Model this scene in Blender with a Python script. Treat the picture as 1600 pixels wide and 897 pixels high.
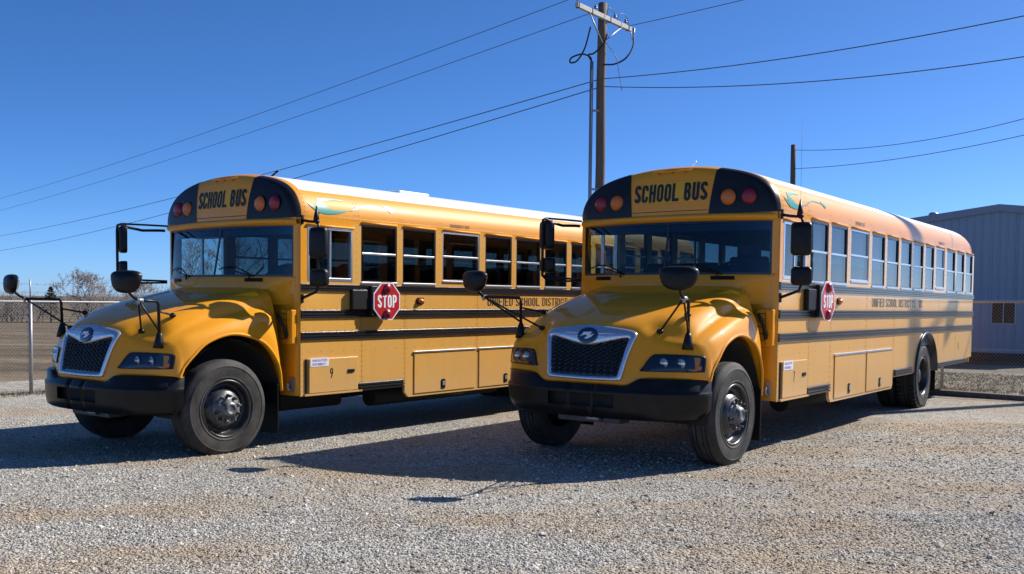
import bpy, math, random
import numpy as np
from mathutils import Vector, Matrix
from mathutils.bvhtree import BVHTree

# ------------------------------------------------------------------ camera, sky, sun
for o in list(bpy.data.objects): bpy.data.objects.remove(o, do_unlink=True)
SC = bpy.context.scene
COL = SC.collection
R = math.radians
random.seed(7)

CAM_H = 1.611
cd = bpy.data.cameras.new('camera'); cam = bpy.data.objects.new('camera', cd); COL.objects.link(cam)
SC.camera = cam
cd.sensor_width = 36.0; cd.lens = 1556.4 / 1600 * 36.0
cd.shift_x = 18.0 / 1600; cd.shift_y = 90.0 / 1600
cd.clip_start = 0.1; cd.clip_end = 6000
pit, rol = R(-2.5646), R(0.6017)
up0 = Vector((0, -math.sin(pit), math.cos(pit))); fw = Vector((0, math.cos(pit), math.sin(pit))); rt0 = Vector((1, 0, 0))
rt = rt0 * math.cos(rol) + up0 * math.sin(rol); up = up0 * math.cos(rol) - rt0 * math.sin(rol)
m = Matrix((rt, up, -fw)).transposed().to_4x4(); m.translation = (0, 0, CAM_H)
cam.matrix_world = m

SUN_EL = R(37.8)
SUN_DIR = Vector((0.891 * math.cos(SUN_EL), 0.454 * math.cos(SUN_EL), math.sin(SUN_EL))).normalized()   # towards the sun
w = bpy.data.worlds.new('World'); SC.world = w; w.use_nodes = True
nt = w.node_tree; bg = nt.nodes['Background']; sky = nt.nodes.new('ShaderNodeTexSky')
sky.sky_type = 'NISHITA'; sky.sun_disc = False; sky.sun_elevation = SUN_EL
sky.sun_rotation = math.atan2(SUN_DIR.x, SUN_DIR.y)
sky.altitude = 0; sky.air_density = 0.5; sky.dust_density = 0.3; sky.ozone_density = 10.0
hs = nt.nodes.new('ShaderNodeHueSaturation'); hs.inputs['Saturation'].default_value = 1.07; hs.inputs['Value'].default_value = 1.0
nt.links.new(sky.outputs[0], hs.inputs['Color']); nt.links.new(hs.outputs[0], bg.inputs[0]); bg.inputs[1].default_value = 0.107
sd = bpy.data.lights.new('sun', 'SUN'); sun = bpy.data.objects.new('sun', sd); COL.objects.link(sun)
sd.energy = 4.7; sd.angle = R(0.53); sd.color = (1.0, 0.955, 0.885)
sun.rotation_euler = (-SUN_DIR).to_track_quat('-Z', 'Y').to_euler(); sun.location = (20, 10, 30)
vs = SC.view_settings
vs.view_transform = 'Standard'; vs.look = 'None'; vs.exposure = 0.6; vs.gamma = 1.0; vs.use_curve_mapping = False
SC.render.resolution_x = 1024; SC.render.resolution_y = 574

# ------------------------------------------------------------------ helpers
def tag(o, label=None, cat=None, group=None, kind=None):
    if label: o['label'] = label
    if cat: o['category'] = cat
    if group: o['group'] = group
    if kind: o['kind'] = kind
    return o
def link(o, parent=None):
    COL.objects.link(o); o.parent = parent; return o
def empty(name, loc=(0, 0, 0), rot=(0, 0, 0)):
    o = link(bpy.data.objects.new(name, None)); o.location = loc; o.rotation_euler = rot
    o.empty_display_size = 0.2; return o

class MB:
    def __init__(s): s.v = []; s.f = []; s.sm = []
    def add(s, vs, fs, smooth=False):
        n = len(s.v); s.v += [tuple(p) for p in vs]; s.f += [tuple(i + n for i in f) for f in fs]; s.sm += [smooth] * len(fs); return s
    def box(s, a, b):
        (x0, y0, z0), (x1, y1, z1) = a, b
        x0, x1 = min(x0, x1), max(x0, x1); y0, y1 = min(y0, y1), max(y0, y1); z0, z1 = min(z0, z1), max(z0, z1)
        return s.add([(x0, y0, z0), (x1, y0, z0), (x1, y1, z0), (x0, y1, z0), (x0, y0, z1), (x1, y0, z1), (x1, y1, z1), (x0, y1, z1)],
                     [(0, 3, 2, 1), (4, 5, 6, 7), (0, 1, 5, 4), (1, 2, 6, 5), (2, 3, 7, 6), (3, 0, 4, 7)])
    def obox(s, c, ax, ay, az):          # centre and three half-axis vectors
        c, ax, ay, az = map(Vector, (c, ax, ay, az))
        P = [c + ax * i + ay * j + az * k for k in (-1, 1) for (i, j) in ((-1, -1), (1, -1), (1, 1), (-1, 1))]
        return s.add(P, [(0, 3, 2, 1), (4, 5, 6, 7), (0, 1, 5, 4), (1, 2, 6, 5), (2, 3, 7, 6), (3, 0, 4, 7)])
    def tube(s, pts, r, n=8, cap=True, smooth=True):
        pts = [Vector(p) for p in pts]; rs = r if isinstance(r, (list, tuple)) else [r] * len(pts)
        vs = []; fs = []; ref = None
        for i, p in enumerate(pts):
            d = (pts[min(i + 1, len(pts) - 1)] - pts[max(i - 1, 0)]).normalized()
            if ref is None:
                ref = Vector((0, 0, 1)) if abs(d.z) < 0.9 else Vector((1, 0, 0))
            a = (ref - d * ref.dot(d)).normalized(); b = d.cross(a); ref = a
            for k in range(n):
                t = 2 * math.pi * k / n; vs.append(p + (a * math.cos(t) + b * math.sin(t)) * rs[i])
        for i in range(len(pts) - 1):
            for k in range(n):
                k2 = (k + 1) % n; fs.append((i * n + k, i * n + k2, (i + 1) * n + k2, (i + 1) * n + k))
        s.add(vs, fs, smooth)
        if cap:
            L = len(s.v); s.f += [tuple(L - len(vs) + k for k in reversed(range(n))), tuple(L - n + k for k in range(n))]; s.sm += [False, False]
        return s
    def lathe(s, prof, axis='y', c=(0, 0, 0), n=48, smooth=True, a0=0, a1=2 * math.pi):   # prof: (r, h)
        full = abs(a1 - a0 - 2 * math.pi) < 1e-6; m = n if full else n + 1
        vs = []; fs = []
        for r, h in prof:
            for k in range(m):
                t = a0 + (a1 - a0) * k / n; p, q = r * math.cos(t), r * math.sin(t)
                v = {'y': (p, h, q), 'x': (h, p, q), 'z': (p, q, h)}[axis]
                vs.append((v[0] + c[0], v[1] + c[1], v[2] + c[2]))
        for i in range(len(prof) - 1):
            for k in range(n):
                k2 = (k + 1) % m; fs.append((i * m + k, i * m + k2, (i + 1) * m + k2, (i + 1) * m + k))
        return s.add(vs, fs, smooth)
    def grid(s, rows, smooth=True, closed=False):
        n = len(rows[0]); vs = [p for r in rows for p in r]; fs = []
        for i in range(len(rows) - 1):
            for k in range(n if closed else n - 1):
                k2 = (k + 1) % n; fs.append((i * n + k, i * n + k2, (i + 1) * n + k2, (i + 1) * n + k))
        return s.add(vs, fs, smooth)
    def prism(s, poly, fn, t0, t1, smooth=False):   # poly of (u,v); fn(u,v,t)->xyz
        n = len(poly)
        vs = [fn(u, v, t0) for u, v in poly] + [fn(u, v, t1) for u, v in poly]
        fs = [tuple(range(n)), tuple(range(2 * n - 1, n - 1, -1))] + [(i, i + n, (i + 1) % n + n, (i + 1) % n) for i in range(n)]
        return s.add(vs, fs, smooth)
    def ball(s, c, r, n=10, m=6, sc=(1, 1, 1)):
        vs = []; fs = []
        for i in range(m + 1):
            a = math.pi * i / m
            for k in range(n):
                t = 2 * math.pi * k / n
                vs.append((c[0] + r * sc[0] * math.sin(a) * math.cos(t), c[1] + r * sc[1] * math.sin(a) * math.sin(t), c[2] + r * sc[2] * math.cos(a)))
        for i in range(m):
            for k in range(n):
                k2 = (k + 1) % n; fs.append((i * n + k, (i + 1) * n + k, (i + 1) * n + k2, i * n + k2))
        return s.add(vs, fs, True)
    def mesh(s, name, mat):
        me = bpy.data.meshes.new(name); me.from_pydata(s.v, [], s.f)
        me.polygons.foreach_set('use_smooth', s.sm); me.materials.append(mat); me.validate(); me.update(); return me
    def build(s, name, mat, parent=None, bevel=0, fixn=True, auto=None, bseg=2):
        me = s.mesh(name, mat)
        if fixn:
            import bmesh
            bm = bmesh.new(); bm.from_mesh(me); bmesh.ops.remove_doubles(bm, verts=bm.verts, dist=1e-5); bmesh.ops.recalc_face_normals(bm, faces=bm.faces)
            if bevel:
                ed = [e for e in bm.edges if len(e.link_faces) == 2 and e.calc_face_angle(0) > R(30)]
                bmesh.ops.bevel(bm, geom=ed, offset=bevel, segments=bseg, profile=0.5, affect='EDGES', clamp_overlap=True)
            if auto:
                for f in bm.faces: f.smooth = True
                for e in bm.edges:
                    if len(e.link_faces) == 2 and e.calc_face_angle(0) > R(auto): e.smooth = False
            bm.to_mesh(me); bm.free()
        return link(bpy.data.objects.new(name, me), parent)

def rrect(w, h, r, n=4, c=(0, 0)):
    P = []
    for (sx, sy, a) in ((1, 1, 0), (-1, 1, 90), (-1, -1, 180), (1, -1, 270)):
        for k in range(n + 1):
            t = R(a + 90 * k / n); P.append((c[0] + sx * (w / 2 - r) + r * math.cos(t), c[1] + sy * (h / 2 - r) + r * math.sin(t)))
    return P
def poly_smooth(P, n=6, closed=False):        # Catmull-Rom through points of any dimension
    P = np.array(P, float); L = len(P); out = []
    rng = range(L if closed else L - 1)
    for i in rng:
        p0 = P[(i - 1) % L] if closed or i > 0 else 2 * P[0] - P[1]
        p1 = P[i]; p2 = P[(i + 1) % L]
        p3 = P[(i + 2) % L] if closed or i + 2 < L else 2 * P[-1] - P[-2]
        for k in range(n):
            t = k / n
            out.append(0.5 * (2 * p1 + (p2 - p0) * t + (2 * p0 - 5 * p1 + 4 * p2 - p3) * t * t + (3 * p1 - p0 - 3 * p2 + p3) * t ** 3))
    if not closed: out.append(P[-1])
    return np.array(out)

# ------------------------------------------------------------------ materials
def mat(name, col, rough=0.5, metal=0.0, coat=0.0, spec=0.5, bump=None, vary=None, trans=0.0, coat_rough=0.05):
    M = bpy.data.materials.new(name); M.use_nodes = True; N = M.node_tree.nodes; L = M.node_tree.links
    b = N['Principled BSDF']; b.inputs['Base Color'].default_value = (*col, 1); b.inputs['Roughness'].default_value = rough
    b.inputs['Metallic'].default_value = metal; b.inputs['Coat Weight'].default_value = coat; b.inputs['Coat Roughness'].default_value = coat_rough
    b.inputs['Specular IOR Level'].default_value = spec; b.inputs['Transmission Weight'].default_value = trans
    tc = N.new('ShaderNodeTexCoord')
    if vary:          # (scale, col2, amount, stretch) : blotchy second colour
        n = N.new('ShaderNodeTexNoise'); n.inputs['Scale'].default_value = vary[0]; n.inputs['Detail'].default_value = 6; n.inputs['Roughness'].default_value = 0.65
        mp = N.new('ShaderNodeMapping'); mp.inputs['Scale'].default_value = vary[3] if len(vary) > 3 else (1, 1, 1)
        L.new(tc.outputs['Object'], mp.inputs[0]); L.new(mp.outputs[0], n.inputs['Vector'])
        rp = N.new('ShaderNodeValToRGB'); rp.color_ramp.elements[0].position = 0.35; rp.color_ramp.elements[1].position = 0.7
        rp.color_ramp.elements[0].color = (0, 0, 0, 1); rp.color_ramp.elements[1].color = (vary[2],) * 3 + (1,)
        mx = N.new('ShaderNodeMix'); mx.data_type = 'RGBA'
        L.new(n.outputs[0], rp.inputs[0]); L.new(rp.outputs[0], mx.inputs[0])
        mx.inputs[6].default_value = (*col, 1); mx.inputs[7].default_value = (*vary[1], 1); L.new(mx.outputs[2], b.inputs['Base Color'])
    if bump:          # (scale, strength, distance, stretch)
        n = N.new('ShaderNodeTexNoise'); n.inputs['Scale'].default_value = bump[0]; n.inputs['Detail'].default_value = 4
        mp = N.new('ShaderNodeMapping'); mp.inputs['Scale'].default_value = bump[3] if len(bump) > 3 else (1, 1, 1)
        L.new(tc.outputs['Object'], mp.inputs[0]); L.new(mp.outputs[0], n.inputs['Vector'])
        bp = N.new('ShaderNodeBump'); bp.inputs['Strength'].default_value = bump[1]; bp.inputs['Distance'].default_value = bump[2]
        L.new(n.outputs[0], bp.inputs['Height']); L.new(bp.outputs[0], b.inputs['Normal'])
    return M
def glass_mat(name, tint, ior=1.5, rough=0.0, wob=0.0):
    M = bpy.data.materials.new(name); M.use_nodes = True; N = M.node_tree.nodes; L = M.node_tree.links
    N.remove(N['Principled BSDF']); out = N['Material Output']
    t = N.new('ShaderNodeBsdfTransparent'); t.inputs[0].default_value = (*tint, 1)
    g = N.new('ShaderNodeBsdfGlossy'); g.inputs['Roughness'].default_value = rough; g.inputs[0].default_value = (0.95, 0.95, 0.95, 1)
    lw = N.new('ShaderNodeLayerWeight'); lw.inputs[0].default_value = 0.5; pw = N.new('ShaderNodeMath'); pw.operation = 'POWER'; pw.inputs[1].default_value = 5.0
    fr = N.new('ShaderNodeMath'); fr.operation = 'MULTIPLY_ADD'; f0 = ((ior - 1) / (ior + 1)) ** 2; fr.inputs[1].default_value = 1 - f0; fr.inputs[2].default_value = f0
    L.new(lw.outputs['Facing'], pw.inputs[0]); L.new(pw.outputs[0], fr.inputs[0]); mx = N.new('ShaderNodeMixShader')
    L.new(fr.outputs[0], mx.inputs[0]); L.new(t.outputs[0], mx.inputs[1]); L.new(g.outputs[0], mx.inputs[2]); L.new(mx.outputs[0], out.inputs[0])
    if wob:
        n = N.new('ShaderNodeTexNoise'); n.inputs['Scale'].default_value = 2.2; tc = N.new('ShaderNodeTexCoord'); L.new(tc.outputs['Object'], n.inputs['Vector'])
        bp = N.new('ShaderNodeBump'); bp.inputs['Strength'].default_value = wob; bp.inputs['Distance'].default_value = 0.01
        L.new(n.outputs[0], bp.inputs['Height']); L.new(bp.outputs[0], g.inputs['Normal'])
    return M
M = {}
YEL = (0.82, 0.325, 0.010)
M['yellow'] = mat('bus_yellow', YEL, 0.48, coat=0.6, coat_rough=0.035, spec=0.2, vary=(0.9, (0.70, 0.315, 0.022), 0.5))
M['hoodyellow'] = mat('hood_yellow', YEL, 0.50, coat=0.55, coat_rough=0.025, spec=0.12, vary=(2.0, (0.70, 0.30, 0.016), 0.5))
M['side'] = mat('bus_side_yellow', (0.77, 0.375, 0.052), 0.42, coat=0.8, coat_rough=0.13, spec=0.5, bump=(1.5, 0.22, 0.02, (1, 1, 0.7)), vary=(1.5, (0.64, 0.37, 0.11), 0.6, (0.6, 1, 1.6)))
def weather(m_, dust, streak):
    N = m_.node_tree.nodes; L = m_.node_tree.links; b = N['Principled BSDF']; src = b.inputs['Base Color'].links[0].from_socket
    tc = N.new('ShaderNodeTexCoord'); mp = N.new('ShaderNodeMapping'); mp.inputs['Scale'].default_value = (9, 1, 0.55); L.new(tc.outputs['Object'], mp.inputs[0])
    n = N.new('ShaderNodeTexNoise'); n.inputs['Scale'].default_value = 1.0; n.inputs['Detail'].default_value = 6; n.inputs['Roughness'].default_value = 0.7; L.new(mp.outputs[0], n.inputs['Vector'])
    r = N.new('ShaderNodeValToRGB'); r.color_ramp.elements[0].position = 0.52; r.color_ramp.elements[1].position = 0.78; r.color_ramp.elements[1].color = (0.32,) * 3 + (1,); L.new(n.outputs[0], r.inputs[0])
    x = N.new('ShaderNodeMix'); x.data_type = 'RGBA'; L.new(r.outputs[0], x.inputs[0]); L.new(src, x.inputs[6]); x.inputs[7].default_value = (*streak, 1)
    # road dust thrown up on the skirt, thinning out upwards, patchy
    sp = N.new('ShaderNodeSeparateXYZ'); L.new(tc.outputs['Object'], sp.inputs[0]); mr = N.new('ShaderNodeMapRange'); mr.inputs['From Min'].default_value = 1.15; mr.inputs['From Max'].default_value = 0.45; mr.inputs['To Max'].default_value = 0.75; L.new(sp.outputs[2], mr.inputs[0])
    n2 = N.new('ShaderNodeTexNoise'); n2.inputs['Scale'].default_value = 3.0; n2.inputs['Detail'].default_value = 7; L.new(tc.outputs['Object'], n2.inputs['Vector'])
    mu = N.new('ShaderNodeMath'); mu.operation = 'MULTIPLY'; L.new(mr.outputs[0], mu.inputs[0]); L.new(n2.outputs[0], mu.inputs[1])
    y = N.new('ShaderNodeMix'); y.data_type = 'RGBA'; L.new(mu.outputs[0], y.inputs[0]); L.new(x.outputs[2], y.inputs[6]); y.inputs[7].default_value = (*dust, 1)
    L.new(y.outputs[2], b.inputs['Base Color'])
weather(M['side'], (0.50, 0.37, 0.22), (0.50, 0.30, 0.10))
M['white'] = mat('roof_white', (0.80, 0.81, 0.82), 0.4, vary=(3, (0.68, 0.68, 0.67), 0.5, (0.3, 1, 1)))
M['black'] = mat('black_paint', (0.012, 0.013, 0.016), 0.32, coat=0.3, vary=(4, (0.03, 0.03, 0.032), 0.5))
M['capblack'] = mat('cap_black', (0.010, 0.011, 0.014), 0.30, spec=0.25, vary=(4, (0.02, 0.02, 0.022), 0.5))
M['bumper'] = mat('bumper_black', (0.007, 0.007, 0.008), 0.34, coat=0.04, spec=0.22, bump=(9, 0.08, 0.01), vary=(7, (0.020, 0.019, 0.018), 0.6))
M['rubber'] = mat('tyre_rubber', (0.020, 0.020, 0.020), 0.75, bump=(60, 0.25, 0.004), vary=(5, (0.085, 0.076, 0.064), 0.85), spec=0.3)
M['plastic'] = mat('black_plastic', (0.008, 0.008, 0.009), 0.42, spec=0.28, bump=(120, 0.1, 0.002))
M['rail'] = mat('rub_rail_black', (0.012, 0.013, 0.017), 0.30, coat=0.4, vary=(3, (0.03, 0.03, 0.035), 0.5, (0.3, 1, 1)))
M['alu'] = mat('aluminium', (0.72, 0.73, 0.75), 0.30, metal=0.9)
M['chromeframe'] = mat('grille_silver', (0.62, 0.65, 0.70), 0.22, metal=0.75)
M['darkmetal'] = mat('dark_metal', (0.05, 0.05, 0.052), 0.45, metal=0.5, vary=(9, (0.12, 0.11, 0.1), 0.6))
M['rim'] = mat('rim_black', (0.018, 0.018, 0.02), 0.35, coat=0.3, vary=(12, (0.06, 0.055, 0.05), 0.7))
M['hub'] = mat('hub_worn', (0.045, 0.045, 0.047), 0.45, metal=0.4, vary=(16, (0.30, 0.30, 0.31), 0.9))
M['nut'] = mat('nut_steel', (0.08, 0.08, 0.082), 0.35, metal=0.8)
M['interior'] = mat('interior_grey', (0.06, 0.066, 0.068), 0.6)
M['ceiling'] = mat('interior_ceiling', (0.13, 0.14, 0.145), 0.6)
M['seat'] = mat('seat_vinyl', (0.014, 0.016, 0.02), 0.5, bump=(30, 0.2, 0.004))
M['under'] = mat('underbody', (0.012, 0.011, 0.010), 0.8, vary=(8, (0.03, 0.025, 0.02), 0.7))
M['red'] = mat('sign_red', (0.50, 0.012, 0.020), 0.35, coat=0.3, vary=(8, (0.42, 0.02, 0.025), 0.4))
M['signwhite'] = mat('sign_white', (0.82, 0.82, 0.82), 0.4)
M['redlens'] = mat('red_lens', (0.26, 0.008, 0.022), 0.35, coat=0.15, bump=(90, 0.25, 0.004))
M['amberlens'] = mat('amber_lens', (0.62, 0.15, 0.012), 0.35, coat=0.15, bump=(90, 0.25, 0.004))
M['letter'] = mat('letter_black', (0.010, 0.010, 0.011), 0.5)
M['letteryellow'] = mat('sign_yellow', (0.76, 0.40, 0.004), 0.4)
M['green'] = mat('decal_teal', (0.045, 0.30, 0.20), 0.35, coat=0.3, vary=(5, (0.07, 0.34, 0.25), 0.5))
M['notice'] = mat('notice_white', (0.75, 0.74, 0.78), 0.45)
M['noticeink'] = mat('notice_ink', (0.25, 0.16, 0.40), 0.5)
M['emblem'] = mat('emblem_blue', (0.010, 0.030, 0.09), 0.2, coat=0.6)
M['lampglass'] = glass_mat('lamp_glass', (0.75, 0.78, 0.82), 1.5, 0.02)
M['lampdark'] = mat('lamp_dark', (0.010, 0.012, 0.018), 0.15, coat=0.6)
M['reflector'] = mat('lamp_reflector', (0.22, 0.24, 0.27), 0.30, metal=1.0)
M['mirrorglass'] = mat('mirror_glass', (0.8, 0.82, 0.85), 0.03, metal=1.0)
M['winglass'] = glass_mat('side_glass', (0.42, 0.47, 0.48), 1.55, 0.0, 0.02)
M['clearglass'] = glass_mat('door_glass', (0.88, 0.92, 0.91), 1.5, 0.0, 0.04)
M['windshield'] = glass_mat('windshield_glass', (0.42, 0.58, 0.64), 1.50, 0.0)
M['wood'] = mat('pole_wood', (0.18, 0.14, 0.105), 0.85, bump=(6, 0.6, 0.02, (8, 8, 0.3)), vary=(3, (0.10, 0.075, 0.055), 0.9, (8, 8, 0.4)))
M['armwood'] = mat('crossarm_pale', (0.50, 0.48, 0.44), 0.7, vary=(8, (0.38, 0.36, 0.33), 0.7))
M['boxblack'] = mat('box_black', (0.006, 0.006, 0.007), 0.5, spec=0.3)
M['rivet'] = mat('rivet_shaded_yellow', (0.46, 0.21, 0.03), 0.5)  # darker than the panels: shading around the rivet heads put into the colour
M['galv'] = mat('galvanised', (0.34, 0.35, 0.36), 0.48, metal=0.55, vary=(20, (0.25, 0.25, 0.26), 0.6))
M['cable'] = mat('cable_black', (0.012, 0.012, 0.014), 0.5)
M['wire'] = mat('wire_grey', (0.06, 0.07, 0.09), 0.6)
M['porcelain'] = mat('insulator', (0.20, 0.20, 0.21), 0.25)
M['bark'] = mat('bare_bark', (0.22, 0.18, 0.145), 0.9, vary=(3, (0.11, 0.085, 0.07), 0.8))
M['twig'] = mat('bare_twig', (0.30, 0.25, 0.215), 0.9)
M['ever'] = mat('evergreen', (0.030, 0.040, 0.018), 0.8, vary=(4, (0.055, 0.060, 0.03), 0.7))
M['blue'] = mat('siding_blue', (0.225, 0.325, 0.425), 0.45, vary=(0.8, (0.25, 0.345, 0.435), 0.6, (1, 1, 0.4)))
M['trim'] = mat('roof_trim_grey', (0.22, 0.27, 0.36), 0.45)
M['base'] = mat('wall_base_dark', (0.03, 0.028, 0.027), 0.9)
M['winframe'] = mat('window_frame_grey', (0.42, 0.45, 0.52), 0.5)
M['housepane'] = mat('dark_pane', (0.012, 0.012, 0.013), 0.25, spec=0.2, vary=(1.5, (0.07, 0.035, 0.025), 0.7))
M['shade_strip'] = mat('shadow_strip', (0.085, 0.078, 0.072), 0.9, bump=(14, 0.7, 0.01), vary=(9, (0.17, 0.155, 0.14), 0.8))  # shadow tone for the low strip on the gravel behind the right bus
M['sideletter'] = mat('faded_glare_letter', (0.045, 0.035, 0.03), 0.42, coat=0.75, coat_rough=0.13)  # weathered black, also lightened to brown for the glare on the side
M['birdwhite'] = mat('bird_white', (0.78, 0.80, 0.84), 0.3)
M['drygrass'] = mat('dry_grass_blade', (0.36, 0.31, 0.215), 0.9, vary=(1.5, (0.17, 0.15, 0.085), 0.8))

# ------------------------------------------------------------------ lettering: stroked capitals
def arc(cx, cy, rx, ry, a0, a1, n=8):
    return [(cx + rx * math.cos(R(a0 + (a1 - a0) * k / n)), cy + ry * math.sin(R(a0 + (a1 - a0) * k / n))) for k in range(n + 1)]
def glyph(ch, w, t):
    l, r, b, T = t / 2, w - t / 2, t / 2, 1 - t / 2; cx = w / 2; rx = (r - l) / 2; ry = min(rx * 1.15, 0.24); mid = 0.52
    G = {
     'S': [arc(cx, T - ry, rx, ry, -5, 180) + [(l, 0.70)] + arc(cx, 0.70, rx, 0.15, 180, 235, 3) + [(cx + rx * 0.55, 0.40)] + [(r, 0.31)] + arc(cx, b + ry, rx, ry, 0, -185)],
     'C': [[(r, 0.66)] + arc(cx, T - ry, rx, ry, 0, 180) + arc(cx, b + ry, rx, ry, 180, 360) + [(r, 0.34)]],
     'O': [arc(cx, T - ry, rx, ry, 0, 180) + arc(cx, b + ry, rx, ry, 180, 360) + [(r, T - ry)]],
     'H': [[(l, 0), (l, 1)], [(r, 0), (r, 1)], [(l, mid), (r, mid)]],
     'L': [[(l, 1), (l, b), (w, b)]],
     'U': [[(l, 1), (l, b + ry)] + arc(cx, b + ry, rx, ry, 180, 360) + [(r, 1)]],
     'B': [[(cx, mid)] + [(l, mid)], [(l, b)] + [(l, T), (r - rx * .9, T)] + arc(r - rx * .9, (T + mid) / 2, rx * .8, (T - mid) / 2, 90, -90, 6) + arc(r - rx * .9, (b + mid) / 2, rx * .9, (mid - b) / 2, 90, -90, 6) + [(l, b)]],
     'T': [[(0, T), (w, T)], [(cx, 0), (cx, T)]],
     'P': [[(l, 0), (l, T), (r - rx * .8, T)] + arc(r - rx * .8, (T + .46) / 2, rx * .8, (T - .46) / 2, 90, -90, 6) + [(l, .46)]],
     'N': [[(l, 0), (l, 1)], [(r, 0), (r, 1)], [(l, 1), (r, 0)]],
     'I': [[(cx, 0), (cx, 1)]],
     'F': [[(l, 0), (l, T), (w, T)], [(l, mid), (r, mid)]],
     'E': [[(w, T), (l, T), (l, b), (w, b)], [(l, mid), (r, mid)]],
     'D': [[(l, b), (l, T), (cx - .05, T)] + arc(cx - .05, T - ry, r - cx + .05, ry, 90, 0, 5) + arc(cx - .05, b + ry, r - cx + .05, ry, 0, -90, 5) + [(l, b)]],
     'R': [[(l, 0), (l, T), (r - rx * .8, T)] + arc(r - rx * .8, (T + .46) / 2, rx * .8, (T - .46) / 2, 90, -90, 6) + [(l, .46)], [(cx, .46), (r, 0)]],
     'A': [[(l, 0), (cx, T), (r, 0)], [(l + .1 * w, .33), (r - .1 * w, .33)]],
     'M': [[(l, 0), (l, 1), (cx, .35), (r, 1), (r, 0)]],
     'Y': [[(l, 1), (cx, .5), (r, 1)], [(cx, .5), (cx, 0)]],
     'X': [[(l, 0), (r, 1)], [(l, 1), (r, 0)]],
     'G': [[(r, 0.70)] + arc(cx, T - ry, rx, ry, 0, 180) + arc(cx, b + ry, rx, ry, 180, 360) + [(r, 0.48), (cx, .48)]],
     '2': [[(l, .70)] + arc(cx, T - ry, rx, ry, 180, -20) + [(l, b), (w, b)]],
     '5': [[(r, T), (l, T), (l, .56)] + arc(cx, b + .26, rx, .26, 130, -160, 8)],
     '7': [[(l, T), (r, T), (l + .35 * (r - l), 0)]],
     '9': [arc(cx, .70, rx, T - .70, 0, 360, 14) + [(r, .55), (l + .30 * (r - l), 0)]],
    }
    return G.get(ch, [])
def ribbon(P, t):
    Q = [P[0]]
    for p in P[1:]:
        if math.hypot(p[0] - Q[-1][0], p[1] - Q[-1][1]) > 1e-4: Q.append(p)
    P = [Vector(p) for p in Q]; n = len(P); Lf = []; Rt = []
    for i in range(n):
        d0 = (P[i] - P[max(i - 1, 0)]); d1 = (P[min(i + 1, n - 1)] - P[i])
        if i == 0: d0 = d1
        if i == n - 1: d1 = d0
        d0 = d0.normalized(); d1 = d1.normalized(); nn = Vector((-(d0.y + d1.y), d0.x + d1.x))
        if nn.length < 1e-6: nn = Vector((-d0.y, d0.x))
        nn.normalize(); c = max(0.5, nn.dot(Vector((-d0.y, d0.x))))
        Lf.append(P[i] + nn * t / 2 / c); Rt.append(P[i] - nn * t / 2 / c)
    return Lf, Rt
def text_mb(txt, h, cw, st, gap, fn, width=None, split=False):    # fn(u,v,lift)->xyz ; cw, st, gap as shares of h ; u runs 0..width
    us = []; u = 0
    for ch in txt:
        wc = cw * (0.42 if ch in ' I' else 1.12 if ch in 'MN' else 1)
        if ch == 'I': wc = st * 1.05
        if ch == '~': wc = cw * 2.4
        us.append((ch, u, wc)); u += wc + gap
    tot = u - gap; k = (width / (tot * h)) if width else 1.0
    mb = MB(); each = []
    for ch, u0, wc in us:
        if split: mb = MB()
        if split and ch != ' ': each.append(mb)
        for gi, pl in enumerate(glyph(ch, wc, st)):
            P2 = []
            for a, b in zip(pl[:-1], pl[1:]):
                m2 = max(1, int(math.hypot(b[0] - a[0], b[1] - a[1]) / 0.25)); P2 += [(a[0] + (b[0] - a[0]) * j / m2, a[1] + (b[1] - a[1]) * j / m2) for j in range(m2)]
            P2.append(pl[-1])
            A, B = ribbon(P2, st)
            mb.grid([[fn((p[0] + u0) * h * k, min(max(p[1], 0), 1) * h, gi * 0.0005) for p in A], [fn((p[0] + u0) * h * k, min(max(p[1], 0), 1) * h, gi * 0.0005) for p in B]], smooth=False)
    return each if split else mb

# ------------------------------------------------------------------ ground heights
def sstep(a, b, x):
    t = min(1, max(0, (x - a) / (b - a))); return t * t * (3 - 2 * t)
BUS_A = (-3.770, 11.178, -0.067, -127.40, -0.0017)
BUS_B = (1.403, 10.504, 0.0, -126.20, 0.0040)
def H(x, y):
    z = 0.0061 * max(-60, min(60, x - 1.4)) - 0.0094 * max(-20, min(112, y - 10.5))
    dx, dy = x - BUS_A[0] - 0.5, y - BUS_A[1] - 1.5
    z -= 0.022 * math.exp(-(dx * dx + dy * dy) / 9.0)
    # shallow unevenness away from the wheels
    return z
def sheet(name, xs, ys, mat_, dz=0.0, fn=None):
    mb = MB(); mb.grid([[(x, y, H(x, y) + dz + (fn(x, y) if fn else 0)) for x in xs] for y in ys])
    o = mb.build(name, mat_, None, fixn=False); return tag(o, kind='structure')
def lin(a, b, n): return [a + (b - a) * i / n for i in range(n + 1)]

# bus-frame helpers for the lot's axes (the lot is laid out square to the buses)
ax = Vector((math.cos(R(-127)), math.sin(R(-127)), 0)); ay = Vector((-ax.y, ax.x, 0))     # forwards, bus-left

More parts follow.
